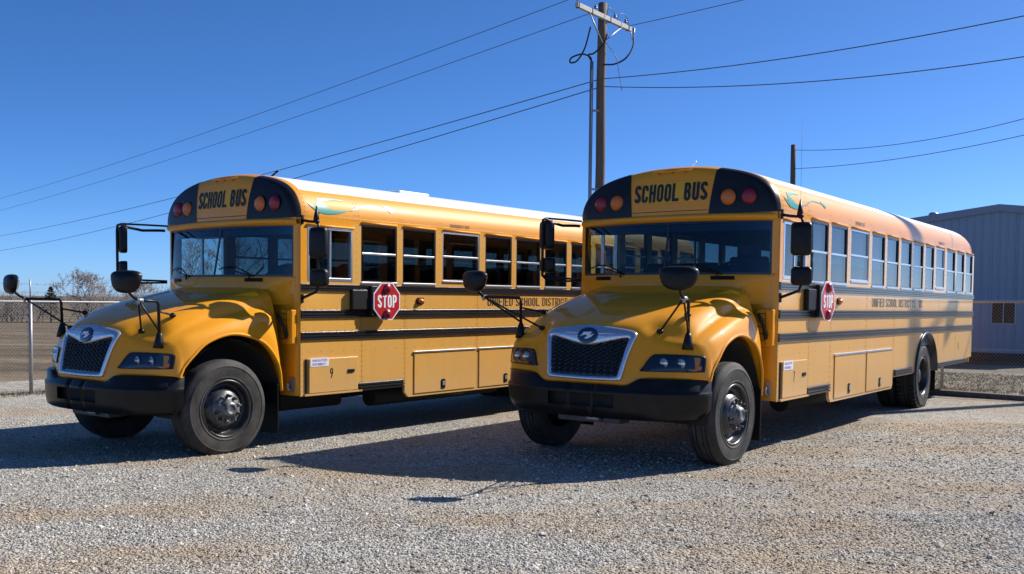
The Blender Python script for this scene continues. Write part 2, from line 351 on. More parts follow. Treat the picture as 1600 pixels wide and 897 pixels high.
def patch_nodes(N, L):     # share of bare clay and fines, by place on the lot (long streaks along the wheel tracks)
    ge = N.new('ShaderNodeNewGeometry'); mp = N.new('ShaderNodeMapping'); L.new(ge.outputs['Position'], mp.inputs[0]); mp.inputs['Rotation'].default_value = (0, 0, R(-12)); mp.inputs['Scale'].default_value = (0.60, 1.0, 1)
    n = N.new('ShaderNodeTexNoise'); n.inputs['Scale'].default_value = 0.62; n.inputs['Detail'].default_value = 6; n.inputs['Roughness'].default_value = 0.62; L.new(mp.outputs[0], n.inputs['Vector'])
    r = N.new('ShaderNodeMapRange'); r.inputs['From Min'].default_value = 0.45; r.inputs['From Max'].default_value = 0.62; L.new(n.outputs[0], r.inputs[0]); return r.outputs[0]
def ground_material():
    m_ = bpy.data.materials.new('gravel'); m_.use_nodes = True; N = m_.node_tree.nodes; L = m_.node_tree.links; b = N['Principled BSDF']
    b.inputs['Roughness'].default_value = 0.95; b.inputs['Specular IOR Level'].default_value = 0.2
    tc = N.new('ShaderNodeTexCoord')
    def vor(scale, feat='F1'):
        v = N.new('ShaderNodeTexVoronoi'); v.inputs['Scale'].default_value = scale; v.feature = feat; L.new(tc.outputs['Object'], v.inputs['Vector']); return v
    def noi(scale, det=5, vec=None):
        n = N.new('ShaderNodeTexNoise'); n.inputs['Scale'].default_value = scale; n.inputs['Detail'].default_value = det; L.new(vec or tc.outputs['Object'], n.inputs['Vector']); return n
    def ramp(src, stops):
        r = N.new('ShaderNodeValToRGB'); e = r.color_ramp.elements
        while len(e) < len(stops): e.new(0.5)
        for i, (p, c) in enumerate(stops): e[i].position = p; e[i].color = (*c, 1)
        L.new(src, r.inputs[0]); return r
    def mixc(f, a, b_, mode='MIX'):
        x = N.new('ShaderNodeMix'); x.data_type = 'RGBA'; x.blend_type = mode
        for i, s in ((0, f), (6, a), (7, b_)):
            if hasattr(s, 'is_linked'): L.new(s, x.inputs[i])
            elif i == 0: x.inputs[0].default_value = s
            else: x.inputs[i].default_value = (*s, 1)
        return x.outputs[2]
    v1 = vor(34); v2 = vor(72)
    sep = N.new('ShaderNodeSeparateColor'); L.new(v1.outputs['Color'], sep.inputs[0])
    c1 = ramp(sep.outputs[0], [(0.0, (0.12, 0.108, 0.09)), (0.22, (0.265, 0.245, 0.21)), (0.6, (0.43, 0.405, 0.355)), (1.0, (0.68, 0.65, 0.585))])
    sep2 = N.new('ShaderNodeSeparateColor'); L.new(v2.outputs['Color'], sep2.inputs[0])
    c2 = ramp(sep2.outputs[1], [(0.0, (0.11, 0.10, 0.08)), (0.4, (0.33, 0.31, 0.265)), (1.0, (0.60, 0.57, 0.51))])
    col = mixc(0.45, c1.outputs[0], c2.outputs[0])
    fine = noi(120, 3); fr = ramp(fine.outputs[0], [(0.3, (0.27, 0.19, 0.115)), (0.7, (0.50, 0.39, 0.265))])
    patch = patch_nodes(N, L)
    col = mixc(patch, col, mixc(0.72, col, fr.outputs[0]))
    big = noi(0.22, 3); br = ramp(big.outputs[0], [(0.35, (0.88, 0.87, 0.86)), (0.65, (1.08, 1.07, 1.05))])
    col = mixc(1.0, col, br.outputs[0], 'MULTIPLY')
    L.new(col, b.inputs['Base Color'])
    add = N.new('ShaderNodeMath'); add.operation = 'MULTIPLY_ADD'; L.new(v2.outputs['Distance'], add.inputs[0]); add.inputs[1].default_value = 0.5; L.new(v1.outputs['Distance'], add.inputs[2])
    inv = N.new('ShaderNodeMath'); inv.operation = 'SUBTRACT'; inv.inputs[0].default_value = 1; L.new(add.outputs[0], inv.inputs[1])
    bp = N.new('ShaderNodeBump'); bp.inputs['Strength'].default_value = 1.0; bp.inputs['Distance'].default_value = 0.022; L.new(inv.outputs[0], bp.inputs['Height'])
    lo = noi(1.7, 4); b2 = N.new('ShaderNodeBump'); b2.inputs['Strength'].default_value = 0.8; b2.inputs['Distance'].default_value = 0.07; L.new(lo.outputs[0], b2.inputs['Height']); L.new(bp.outputs[0], b2.inputs['Normal'])
    L.new(b2.outputs[0], b.inputs['Normal'])
    return m_
def grass_material(name, ca, cb, cc, sc=0.12, stretch=(0.25, 1, 1), fine=6):
    m_ = bpy.data.materials.new(name); m_.use_nodes = True; N = m_.node_tree.nodes; L = m_.node_tree.links; b = N['Principled BSDF']
    b.inputs['Roughness'].default_value = 0.95; b.inputs['Specular IOR Level'].default_value = 0.1
    tc = N.new('ShaderNodeTexCoord'); mp = N.new('ShaderNodeMapping'); mp.inputs['Scale'].default_value = stretch; L.new(tc.outputs['Object'], mp.inputs[0])
    n1 = N.new('ShaderNodeTexNoise'); n1.inputs['Scale'].default_value = sc; n1.inputs['Detail'].default_value = 8; n1.inputs['Roughness'].default_value = 0.7; L.new(mp.outputs[0], n1.inputs['Vector'])
    r = N.new('ShaderNodeValToRGB'); e = r.color_ramp.elements; e.new(0.5)
    for i, (p, c) in enumerate(((0.32, ca), (0.5, cb), (0.68, cc))): e[i].position = p; e[i].color = (*c, 1)
    L.new(n1.outputs[0], r.inputs[0])
    n2 = N.new('ShaderNodeTexNoise'); n2.inputs['Scale'].default_value = fine; n2.inputs['Detail'].default_value = 6; L.new(tc.outputs['Object'], n2.inputs['Vector'])
    r2 = N.new('ShaderNodeValToRGB'); r2.color_ramp.elements[0].position = 0.3; r2.color_ramp.elements[1].position = 0.75
    r2.color_ramp.elements[0].color = (0.6, 0.6, 0.6, 1); r2.color_ramp.elements[1].color = (1.3, 1.3, 1.3, 1); L.new(n2.outputs[0], r2.inputs[0])
    mx = N.new('ShaderNodeMix'); mx.data_type = 'RGBA'; mx.blend_type = 'MULTIPLY'; mx.inputs[0].default_value = 1
    L.new(r.outputs[0], mx.inputs[6]); L.new(r2.outputs[0], mx.inputs[7]); L.new(mx.outputs[2], b.inputs['Base Color'])
    bp = N.new('ShaderNodeBump'); bp.inputs['Strength'].default_value = 0.8; bp.inputs['Distance'].default_value = 0.06; L.new(n2.outputs[0], bp.inputs['Height']); L.new(bp.outputs[0], b.inputs['Normal'])
    return m_
M['gravel'] = ground_material()
M['field'] = grass_material('dead_field_grass', (0.065, 0.046, 0.027), (0.15, 0.112, 0.07), (0.25, 0.195, 0.125), 0.32, (0.16, 1, 1), 5)
M['verge'] = grass_material('verge_grass', (0.15, 0.135, 0.095), (0.23, 0.205, 0.155), (0.31, 0.28, 0.225), 0.8, (1, 1, 1), 9)
M['track'] = grass_material('dirt_track', (0.30, 0.26, 0.21), (0.38, 0.34, 0.28), (0.45, 0.41, 0.35), 0.8, (0.4, 1, 1), 5)
# one sheet to the horizon
XS = sorted(set([-4000, -1800, -700, -300, -150] + lin(-90, 90, 36) + [150, 300, 700, 1800, 4000]))
YS = sorted(set([-200, -80, -40, -20] + lin(-10, 130, 40) + [180, 300, 600, 1400, 4000]))
sheet('ground', XS, YS, M['field'], -0.03)
# gravel lot, square to the buses: u along ax (towards camera positive), v along ay
def lot_sheet(name, us, vs, mat_, dz, origin=(1.4, 10.5)):
    mb = MB(); rows = []
    for u in us:
        row = []
        for v in vs:
            x = origin[0] + ax.x * u + ay.x * v; y = origin[1] + ax.y * u + ay.y * v
            row.append((x, y, H(x, y) + dz))
        rows.append(row)
    mb.grid(rows); return tag(mb.build(name, mat_, None, fixn=False), kind='structure')
lot_sheet('gravel_lot', lin(-11.35, 26, 44), lin(-11.9, 32, 44), M['gravel'], 0.0)
lot_sheet('verge', lin(-22, -11.35, 8), lin(-11.9, 40, 12), M['verge'], -0.012)
lot_sheet('track', lin(-70, 26, 20), lin(-15.2, -12.5, 3), M['track'], -0.012)

# ------------------------------------------------------------------ the bus, in its own frame: x forwards from the front axle, y to its left, z up
FR, RR = -0.92, -10.72
SY = 1.22
WIN = [(-1.86, -2.48), (-2.585, -3.21), (-3.345, -4.12), (-4.25, -4.86), (-4.97, -5.57), (-5.69, -6.28), (-6.405, -6.98), (-7.11, -7.67), (-7.80, -8.40), (-8.56, -9.18), (-9.31, -9.90), (-10.04, -10.60)]
WZ0, WZ1 = 1.868, 2.557
REAR_AX = -7.32
def build_bus():
    root = empty('school_bus')
    P_ = lambda mb, n, m_, par=root, **k: mb.build(n, M[m_], par, **k)
    # ---- roof profile (half): (y, z) from window head to crown
    prof = poly_smooth([(1.22, WZ1), (1.216, 2.66), (1.182, 2.765), (1.105, 2.875), (0.98, 2.965), (0.80, 3.035), (0.55, 3.09), (0.28, 3.125), (0.0, 3.135)], 4)
    prof = [tuple(p) for p in prof]
    WI = min(range(len(prof)), key=lambda i: abs(prof[i][1] - 2.888))    # where the white begins
    xs_roof = [-1.02, -1.9] + [-1.9 - 0.72 * k for k in range(1, 12)] + [-10.30]
    def ring(x, dy=0.0, dz=0.0):
        return [(x, max(y - dy, 0), z - dz) for y, z in prof]
    for s in (1, -1):
        mb = MB(); mb.grid([[(x, s * y, z) for x, y, z in ring(x)[:WI + 1]] for x in xs_roof]); P_(mb, 'roof_side', 'yellow')
    mb = MB(); full = lambda x: [(x_, y, z) for x_, y, z in ring(x)[WI:]] + [(x_, -y, z) for x_, y, z in reversed(ring(x)[WI:-1])]
    mb.grid([full(x) for x in xs_roof]); P_(mb, 'roof', 'white')
    # inner ceiling
    mb = MB(); mb.grid([[(x, y * .965, z - .06) for _, y, z in ring(x)] + [(x, -y * .965, z - .06) for _, y, z in reversed(ring(x)[:-1])] for x in xs_roof]); P_(mb, 'ceiling', 'ceiling')
    # ---- rear end
    mb = MB(); rows = []
    for x, dy, dz in ((-10.30, 0, 0), (-10.45, .004, .012), (-10.58, .015, .05), (-10.67, .035, .12), (-10.72, .07, .22)):
        rr = [(x, y - dy if y > dy else 0, WZ1 + (z - WZ1) * (1 - dz)) for y, z in prof]
        rows.append(rr + [(a, -b, c) for a, b, c in reversed(rr[:-1])])
    mb.grid(rows); last = rows[-1]; mb.add(last, [tuple(range(len(last)))]); P_(mb, 'rear_cap', 'yellow')
    mb = MB(); mb.box((RR, -SY + .04, 0.60), (RR + .04, SY - .04, WZ0)); P_(mb, 'rear_wall', 'yellow')
    mb = MB(); mb.box((RR, -SY + .05, WZ0), (RR + .04, SY - .05, WZ1)); P_(mb, 'rear_window', 'winglass')
    # ---- side panels below the windows
    def panel(poly, s, name='side_panel', m_='side', t=0.035, y=SY):
        mb = MB(); mb.prism(poly, lambda u, v, q: (u, s * q, v), y, y - t); return P_(mb, name, m_)
    arcp = [(REAR_AX + .66 * math.cos(a), .52 + .66 * math.sin(a)) for a in [R(8 + 164 * k / 16) for k in range(17)]]
    g = 0.003
    secs = [
        [(-.92, .565), (-.92, WZ0), (-1.875 + g, WZ0), (-1.875 + g, .565)],
        [(-1.875 - g, .575), (-1.875 - g, WZ0), (-2.63 + g, WZ0), (-2.63 + g, .575)],
        [(-2.63 - g, .50), (-2.63 - g, WZ0), (-4.08 + g, WZ0), (-4.08 + g, .434), (-2.70, .434)],
        [(-4.08 - g, .434), (-4.08 - g, WZ0), (-5.42 + g, WZ0), (-5.42 + g, .49), (-5.36, .434)],
        [(-5.42 - g, .59), (-5.42 - g, WZ0), (-6.56 + g, WZ0), (-6.56 + g, .59)],
        [(-6.56 - g, .60), (-6.56 - g, WZ0), (-8.08 + g, WZ0), (-8.08 + g, .60)] + [p for p in reversed(arcp)],
        [(-8.08 - g, .62), (-8.08 - g, WZ0), (-9.35 + g, WZ0), (-9.35 + g, .62)],
        [(-9.35 - g, .66), (-9.35 - g, WZ0), (RR, WZ0), (RR, .70)],
    ]
    for s in (1, -1):
        for k, poly in enumerate(secs):
            if s == -1 and k == 0: poly = [(-.92, .565), (-.92, WZ0), (-1.0, WZ0), (-1.0, .565)]
            panel(poly, s)
        # pillars between the windows
        edges = [(-1.72, -1.86)] + [(WIN[i][1], WIN[i + 1][0]) for i in range(11)] + [(WIN[11][1], RR)]
        for a, b in edges:
            mb = MB(); mb.box((a, s * SY, WZ0), (b, s * (SY - .06), WZ1)); mb2 = P_(mb, 'window_pillar', 'side')
        mb = MB(); mb.box((FR, s * SY, WZ0), (-1.02, s * (SY - .06), WZ1 - .0)); P_(mb, 'front_pillar', 'yellow')
        mb = MB(); mb.box((-1.02, s * SY, 2.485), (-1.72, s * (SY - .06), WZ1)); P_(mb, 'window_header', 'yellow')
        # drip rail over the windows
        for a, b in [(-1.0, -1.75)] + WIN:
            mb = MB(); mb.tube([(a - .005, s * (SY + .008), 2.577 if a < -1.1 else 2.50), (b + .005, s * (SY + .008), 2.577 if a < -1.1 else 2.50)], .013, 6); P_(mb, 'drip_rail', 'yellow')
        # passenger windows
        for i, (a, b) in enumerate(WIN):
            ex = i in (2, 8)
            z0 = WZ0 + (.045 if ex else 0); z1 = WZ1
            if ex:
                mb = MB(); mb.box((a, s * SY, WZ0), (b, s * (SY - .05), z0)); P_(mb, 'sill_panel', 'yellow')
            mb = MB(); f = .022; y0, y1 = s * (SY - .006), s * (SY - .045)
            for q in (((a, z0), (a - f, z1)), ((b, z0), (b + f, z1)), ((a - f, z1 - f), (b + f, z1)), ((a - f, z0), (b + f, z0 + f))):
                mb.box((q[0][0], y0, q[0][1]), (q[1][0], y1, q[1][1]))
            wo = P_(mb, 'window', 'alu' if ex else 'black')
            zm = z0 + (z1 - z0) * .50
            mb = MB(); mb.box((a - f, s * (SY - .012), z0 + f), (b + f, s * (SY - .032), zm)); P_(mb, 'pane', 'winglass', wo)
            mb = MB(); mb.box((a - f, s * (SY - .022), zm + .001), (b + f, s * (SY - .042), z1 - f)); P_(mb, 'pane', 'winglass', wo)
            mb = MB(); mb.box((a - f, s * (SY - .002), zm - .014), (b + f, s * (SY - .040), zm + .012)); P_(mb, 'sash_bar', 'alu', wo, bevel=.003)
            mb = MB(); mb.box((a - .004, s * (SY + .012), z0 - .022), (b + .004, s * (SY - .03), z0 + .006)); P_(mb, 'window_sill', 'alu', wo, bevel=.003)
        # rub rails
        for z0, z1, xf in ((1.755, 1.838, FR), (1.447, 1.543, FR), (1.20, 1.293, FR)):
            mb = MB(); hgt = z1 - z0; cs = [(0, 0)]
            for k in range(3):
                zc = (k + .5) / 3 * hgt
                cs += [(.010, zc - hgt * .145), (.021, zc - hgt * .09), (.021, zc + hgt * .09), (.010, zc + hgt * .145)]
            cs += [(0, hgt)]
            xe = RR if not (z0 < 1.25 and False) else RR
            mb.grid([[(x, s * (SY + d), z0 + dz) for d, dz in cs] for x in (xf, xe)], smooth=False)
            for x in (xf, xe): mb.add([(x, s * (SY + d), z0 + dz) for d, dz in cs], [tuple(range(len(cs)))])
            P_(mb, 'rub_rail', 'rail')
        for a, b, z0, z1 in ((-1.81, -2.60, .565, .668), (-5.47, -6.40, .60, .70), (-8.02, -10.22, .615, .695)):
            mb = MB(); n = 3; hgt = z1 - z0; cs = [(0, 0)]
            for k in range(n):
                zc = (k + .5) / n * hgt; cs += [(.008, zc - hgt * .15), (.028, zc - hgt * .09), (.028, zc + hgt * .09), (.008, zc + hgt * .15)]
            cs += [(0, hgt)]
            mb.grid([[(x, s * (SY + .002 + d), z0 + dz) for d, dz in cs] for x in (a, b)], smooth=False)
            for x in (a, b): mb.add([(x, s * (SY + .002 + d), z0 + dz) for d, dz in cs], [tuple(range(len(cs)))])
            P_(mb, 'skirt_rail', 'rail')
        # rear wheel arch trim
        mb = MB(); rows = []
        for a in [R(4 + 172 * k / 20) for k in range(21)]:
            c, q = math.cos(a), math.sin(a)
            rows.append([(REAR_AX + r * c, s * (SY + d), .52 + r * q) for r, d in ((.655, -.25), (.655, .03), (.675, .035), (.70, .02), (.70, 0))])
        mb.grid(rows); P_(mb, 'wheel_arch_trim', 'black')
    # inner wall, floor, bulkheads (dark cabin)
    for s in (1, -1):
        mb = MB(); mb.box((FR - .1, s * (SY - .037), 1.0), (RR + .05, s * (SY - .055), WZ0 - .002)); P_(mb, 'inner_wall', 'interior')
    mb = MB(); mb.box((FR - .02, -SY + .06, .93), (RR + .05, SY - .06, 1.0)); P_(mb, 'floor', 'under')
    # underbody: frame rails, tank, axles
    mb = MB(); mb.box((-.9, -.95, .55), (-6.4, .95, .93)); mb.box((-8.2, -.95, .66), (-10.5, .95, .93)); P_(mb, 'underbody', 'under')
    mb = MB()
    for s in (1, -1): mb.box((.75, s * .38, .52), (-10.3, s * .48, .72))
    mb.box((.62, -.55, .62), (-.75, .55, 1.25)); mb.tube([(0, -.95, .50), (0, .95, .50)], .06); mb.tube([(REAR_AX, -.95, .52), (REAR_AX, .95, .52)], .12); mb.ball((REAR_AX, 0, .52), .24)
    P_(mb, 'chassis', 'under')
    mb = MB(); mb.box((-.95, -.42, .30), (-2.35, .40, .56)); P_(mb, 'gearbox', 'under', bevel=.05)
    mb = MB(); mb.box((-2.75, -1.0, .36), (-5.3, -.15, .60)); P_(mb, 'fuel_tank', 'under', bevel=.06)
    mb = MB(); mb.tube([(-2.6, .62, .40), (-5.2, .62, .40)], .12, 12); P_(mb, 'air_tank', 'under')
    mb = MB(); mb.tube([(-1.2, -.55, .36), (-6.3, -.60, .38)], .075, 10); mb.tube([(-2.3, .05, .40), (-7.1, .02, .48)], .06, 10); P_(mb, 'exhaust_pipe', 'under')
    mb = MB(); mb.box((-5.45, -.9, .38), (-6.35, .9, .60)); P_(mb, 'crossmember', 'under', bevel=.03)
    # ---- seats
    smb = MB(); smb.prism([(-.5, 0), (-.5, .10), (-.12, .14), (-.10, .70), (-.04, .74), (.02, .70), (.0, 0)], lambda u, v, q: (-u, q, v), -.48, .48); sme = smb.mesh('seat', M['seat'])
    for k in range(11):
        for s in (1, -1):
            o = link(bpy.data.objects.new('seat', sme), root); o.location = (-2.55 - .72 * k, s * .67, 1.38); o.rotation_euler = (0, 0, 0)
    mb = MB(); mb.box((-1.75, .30, 1.28), (-1.30, .80, 1.42)); mb.box((-1.78, .32, 1.42), (-1.68, .78, 2.15)); mb.box((-1.76, .42, 2.15), (-1.70, .68, 2.32)); P_(mb, 'driver_seat', 'seat', bevel=.03)
    mb = MB(); mb.lathe([(.20 + .014 * math.cos(t), .014 * math.sin(t)) for t in [2 * math.pi * k / 8 for k in range(9)]], 'z', n=28)
    for t in (90, 210, 330): mb.tube([(0, 0, -.02), (.2 * math.cos(R(t)), .2 * math.sin(R(t)), 0)], .012, 6)
    mb.tube([(0, 0, 0), (0, 0, -.35)], .03, 8); o = P_(mb, 'steering_wheel', 'plastic'); o.location = (-1.17, .55, 1.96); o.rotation_euler = (0, R(35), 0)
    mb = MB(); mb.prism([(-.90, 1.3), (-.93, 1.88), (-1.02, 1.90), (-1.14, 1.80), (-1.14, 1.3)], lambda u, v, q: (u, q, v), -1.1, 1.1); P_(mb, 'dashboard', 'interior')
    mb = MB(); mb.box((-1.05, -1.10, 2.42), (-1.35, 1.10, 2.70)); P_(mb, 'overhead_console', 'interior')
    mb = MB(); mb.tube([(-2.15, -.33, 1.0), (-2.15, -.33, 2.85)], .016, 8); mb.tube([(-2.15, .30, 1.0), (-2.15, .30, 2.85)], .016, 8); P_(mb, 'grab_pole', 'alu')
    # ---- front cap
    cx = lambda y, z: -.752 - .095 * (y / 1.17) ** 2 - .085 * max(0, (z - 2.55) / .55) ** 2
    base = prof[0:]
    mb = MB(); rows = []
    def capring(dx, ins, face=False, k=1.0):
        out = []
        for y, z in base:
            yy = max(0, y - ins * (y / 1.22)); zz = z - ins * max(0, (z - WZ1) / .58)
            yy *= k; zz = 2.53 + (zz - 2.53) * k
            out.append((cx(yy, zz) if face else dx, yy, zz))
        return out + [(a, -b, c) for a, b, c in reversed(out[:-1])]
    rows = [capring(-1.02, 0), capring(-.97, .002), capring(-.925, .012)]
    fr_ = capring(0, .045, True); mid_ = capring(-.925, .012)
    rows.append([((a[0] * .35 + b[0] * .65) - .006, a[1] * .55 + b[1] * .45, a[2] * .55 + b[2] * .45) for a, b in zip(mid_, fr_)])
    rows.append(fr_)
    for k in (.85, .65, .4, .15, .004): rows.append(capring(0, .045, True, k))
    rows = [list(r) for r in rows]; rows_cap = rows
    mb.grid(rows); P_(mb, 'front_cap', 'yellow')
    cap = root.children[-1]
    # cap underside closed down to the brow
    yo = lambda z: max(.0, np.interp(z, [p[1] for p in base], [p[0] for p in base]))
    def yout(z): return float(np.interp(z, [p[1] - .045 * max(0, (p[1] - WZ1) / .58) for p in base], [p[0] - .045 * p[0] / 1.22 for p in base])) - .006
    for s in (1, -1):
        mb = MB(); rows = []
        nb_ = len(base)
        for i in range(nb_):
            r_m, r_k, r_f = mid_[i], rows_cap[3][i], fr_[i]
            yi = .468 + .055 * (r_f[2] - 2.575) / .48
            if r_f[1] < yi + .004: break
            zf = max(r_f[2], 2.572); lz = zf - r_f[2]
            rows.append([(r_m[0] - .01, s * (r_m[1] + .006), r_m[2] + .004 + lz), (r_m[0] + .005, s * (r_m[1] + .004), r_m[2] + .004 + lz), (r_k[0] + .006, s * (r_k[1] + .004), r_k[2] + .004 + lz)] + [(cx(y, zf) + .006, s * y, zf) for y in lin(r_f[1], yi, 10)])
        mb.grid(rows); P_(mb, 'cap_panel', 'capblack', cap)
        for yy, mt in ((.68, 'amberlens'), (.904, 'redlens')):
            zc = 2.742; mb = MB(); xx = cx(yy, zc); pr = [(.0, .030), (.05, .028), (.072, .018), (.080, .002), (.088, -.004)]
            mb.lathe([(r, h) for r, h in pr], 'x', (xx + .012, s * yy, zc), 24); P_(mb, 'warning_lamp', mt, cap)
            mb = MB(); mb.lathe([(.088, -.005), (.094, .004), (.098, -.006)], 'x', (xx + .012, s * yy, zc), 24); P_(mb, 'lamp_rim', 'plastic', cap)
    mp = lambda u, v, d=0: (cx(-.446 + u, 2.725 + v) + .0065 + d, -.446 + u, 2.725 + v)
    for q_ in text_mb('SCHOOL BUS', .203, .42, .168, .07, mp, .892, True): P_(q_, 'letter', 'letter', cap, fixn=False)
    mb = MB(); mb.grid([[(cx(y, z) + .003, y, z) for y in lin(-.33, .30, 8)] for z in lin(2.715, 2.94, 5)]); P_(mb, 'sign_ground', 'letteryellow', cap)
    for yy in (-.16, 0, .16):
        zc = 3.045; mb = MB(); mb.ball((cx(yy, zc) + .004, yy, zc), .018, 8, 5, (.7, 1, .8)); P_(mb, 'clearance_lamp', 'amberlens', cap)
    mb = MB(); mb.tube([(cx(y, 3.068) + .004, y, 3.068) for y in lin(-.24, .24, 6)], .011, 6); P_(mb, 'lamp_hood', 'yellow', cap)
    for s in (1, -1):
        mb = MB(); mb.ball((-.90, s * 1.165, 2.70), .022, 8, 5); P_(mb, 'clearance_lamp', 'amberlens', cap)
    mb = MB(); mb.tube([(cx(y, 2.615) + .004, y, 2.615) for y in lin(-.46, .46, 8)], .003, 4); P_(mb, 'cap_seam', 'letter', cap)
    # brow
    mb = MB(); rows = []
    for y in lin(-1.205, 1.205, 40):
        xx = -.742 - .11 * abs(y / 1.2) ** 2.4 - (.05 if abs(y) > 1.19 else 0)
        dzz = -.012 * (abs(y) / 1.2) ** 2
        rows.append([(xx + d, y, z + dzz) for d, z in ((-.06, 2.575), (.0, 2.576), (.026, 2.562), (.034, 2.542), (.026, 2.520), (-.01, 2.500), (-.10, 2.492))])
    mb.grid(rows); P_(mb, 'brow', 'yellow')
    # ---- windshield
    xb = lambda y: -.665 - .235 * abs(y / 1.19) ** 2.3
    xt = lambda y: -.775 - .135 * abs(y / 1.19) ** 2.3
    WB, WT = 1.918, 2.505
    def wsp(y, t, off=0): 
        return (xb(y) * (1 - t) + xt(y) * t + off, y, WB + (WT - WB) * t)
    mb = MB(); mb.grid([[wsp(y, t) for y in lin(-1.175, 1.175, 36)] for t in lin(0, 1, 6)]); ws = P_(mb, 'windshield', 'windshield')
    mb = MB()
    for (ya, yb_, ta, tb) in ((-1.19, 1.19, -.01, .035), (-1.19, 1.19, .94, 1.0), (-1.19, -1.125, 0, 1), (1.125, 1.19, 0, 1), (-.012, .012, 0, 1)):
        for off in (.004, -.008):
            mb.grid([[wsp(y, t, off) for y in lin(ya, yb_, max(2, int((yb_ - ya) * 16)))] for t in lin(ta, tb, 4)])
    P_(mb, 'windshield_gasket', 'black', ws)
    mb = MB(); mb.grid([[wsp(y, t, -.012) for y in lin(-1.12, 1.12, 30)] for t in (.80, .94)]); P_(mb, 'sun_visor_band', 'lampdark', ws)
    for s, ys in ((1, (.78, .18)), (-1, (-.20, -.82))):
        a = wsp(ys[0] if s > 0 else ys[0], -.03, .03); 
        y0, y1 = (.62, .15) if s > 0 else (-.55, -.98)
        mb = MB(); mb.tube([wsp(y0, -.06, .03), wsp(y0, .02, .035), wsp((y0 + y1) / 2, .10, .035)], .009, 6)
        mb.tube([wsp(y0 + (y1 - y0) * q, .03 + .16 * math.sin(q * 2.2), .022) for q in lin(-.1, 1.1, 8)], .008, 5); P_(mb, 'wiper', 'plastic', ws)
    # ---- cowl and front bulkhead
    mb = MB(); rows = []
    for y in lin(-1.19, 1.19, 30):
        k_ = 1 - sstep(.75, 1.12, abs(y)); e_ = .02 * sstep(1.0, 1.15, abs(y))
        rows.append([(xb(y) - .02, y, WB + .0), (xb(y) + .012, y, WB - .004), (xb(y) + .022 - .004 * (1 - k_), y, WB - .02), (xb(y) + .035 * k_ - e_ + .008 * (1 - k_), y, 1.80), ((xb(y) + .04) * k_ + (1 - k_) * -.885, y, 1.60)])
    mb.grid(rows); cw = P_(mb, 'cowl', 'hoodyellow')
    for y0, y1 in ((-.93, -.70), (.55, .80)):
        mb = MB()
        for k in range(4):
            z = 1.862 + k * .009
            mb.tube([(xb(y) + .032, y, z) for y in lin(y0, y1, 4)], .0035, 4)
        mb.grid([[(xb(y) + .0315, y, z) for y in lin(y0, y1, 4)] for z in (1.855, 1.897)], smooth=False)
        P_(mb, 'cowl_vent', 'plastic', cw)
    mb = MB(); rows = []
    fx = lambda z: -.905 + (.0 if z > 1.2 else 0)
    path = []
    for s in (-1, 1):
        pth = [(-.93 - .03, s * 1.2195), (-.93, s * 1.2195), (-.905, s * 1.212), (-.885, s * 1.19), (-.876, s * 1.15), (-.87, s * .9), (-.87, 0)]
        mb = MB(); mb.grid([[(x, y, z) for x, y in pth] for z in (.575, 1.0, 1.5, WB + .01)]); P_(mb, 'front_bulkhead', 'hoodyellow')
        mb = MB(); mb.grid([[(x, y, z) for x, y in pth[:5]] for z in (WB + .005, 2.2, 2.505)]); P_(mb, 'corner_post', 'yellow')
        mb = MB(); mb.box((-.872, s * 1.02, 1.16), (-.80, s * 1.205, 1.545)); o = P_(mb, 'step_box', 'hoodyellow', bevel=.012)
        mb = MB()
        for zz in (1.22, 1.29, 1.36, 1.43, 1.50): mb.box((-.801, s * 1.04, zz - .004), (-.797, s * 1.12, zz + .004))
        mb.box((-.801, s * 1.125, 1.17), (-.797, s * 1.130, 1.535)); P_(mb, 'groove', 'letter', o)
        mb = MB(); mb.box((-.876, s * 1.12, .62), (-.845, s * 1.17, .78)); mb.tube([(-.84, s * 1.145, .64), (-.80, s * 1.145, .66), (-.80, s * 1.145, .72)], .014, 6); P_(mb, 'tow_bracket', 'galv')
    # ---- hood: control net, half, columns from centre line to arch lip, stations from cowl to the nose and down the fascia
    Y0 = [0, .25, .50, .72, .86, .945, .99, 1.02, 1.055, 1.10, 1.135]
    Y1 = [0, .25, .50, .72, .86, .945, .995, 1.04, 1.095, 1.14, 1.155]
    Y2 = [0, .25, .50, .71, .85, .935, .99, 1.045, 1.110, 1.152, 1.165]
    Y3 = [0, .25, .485, .63, .79, .90, .98, 1.045, 1.105, 1.142, 1.152]
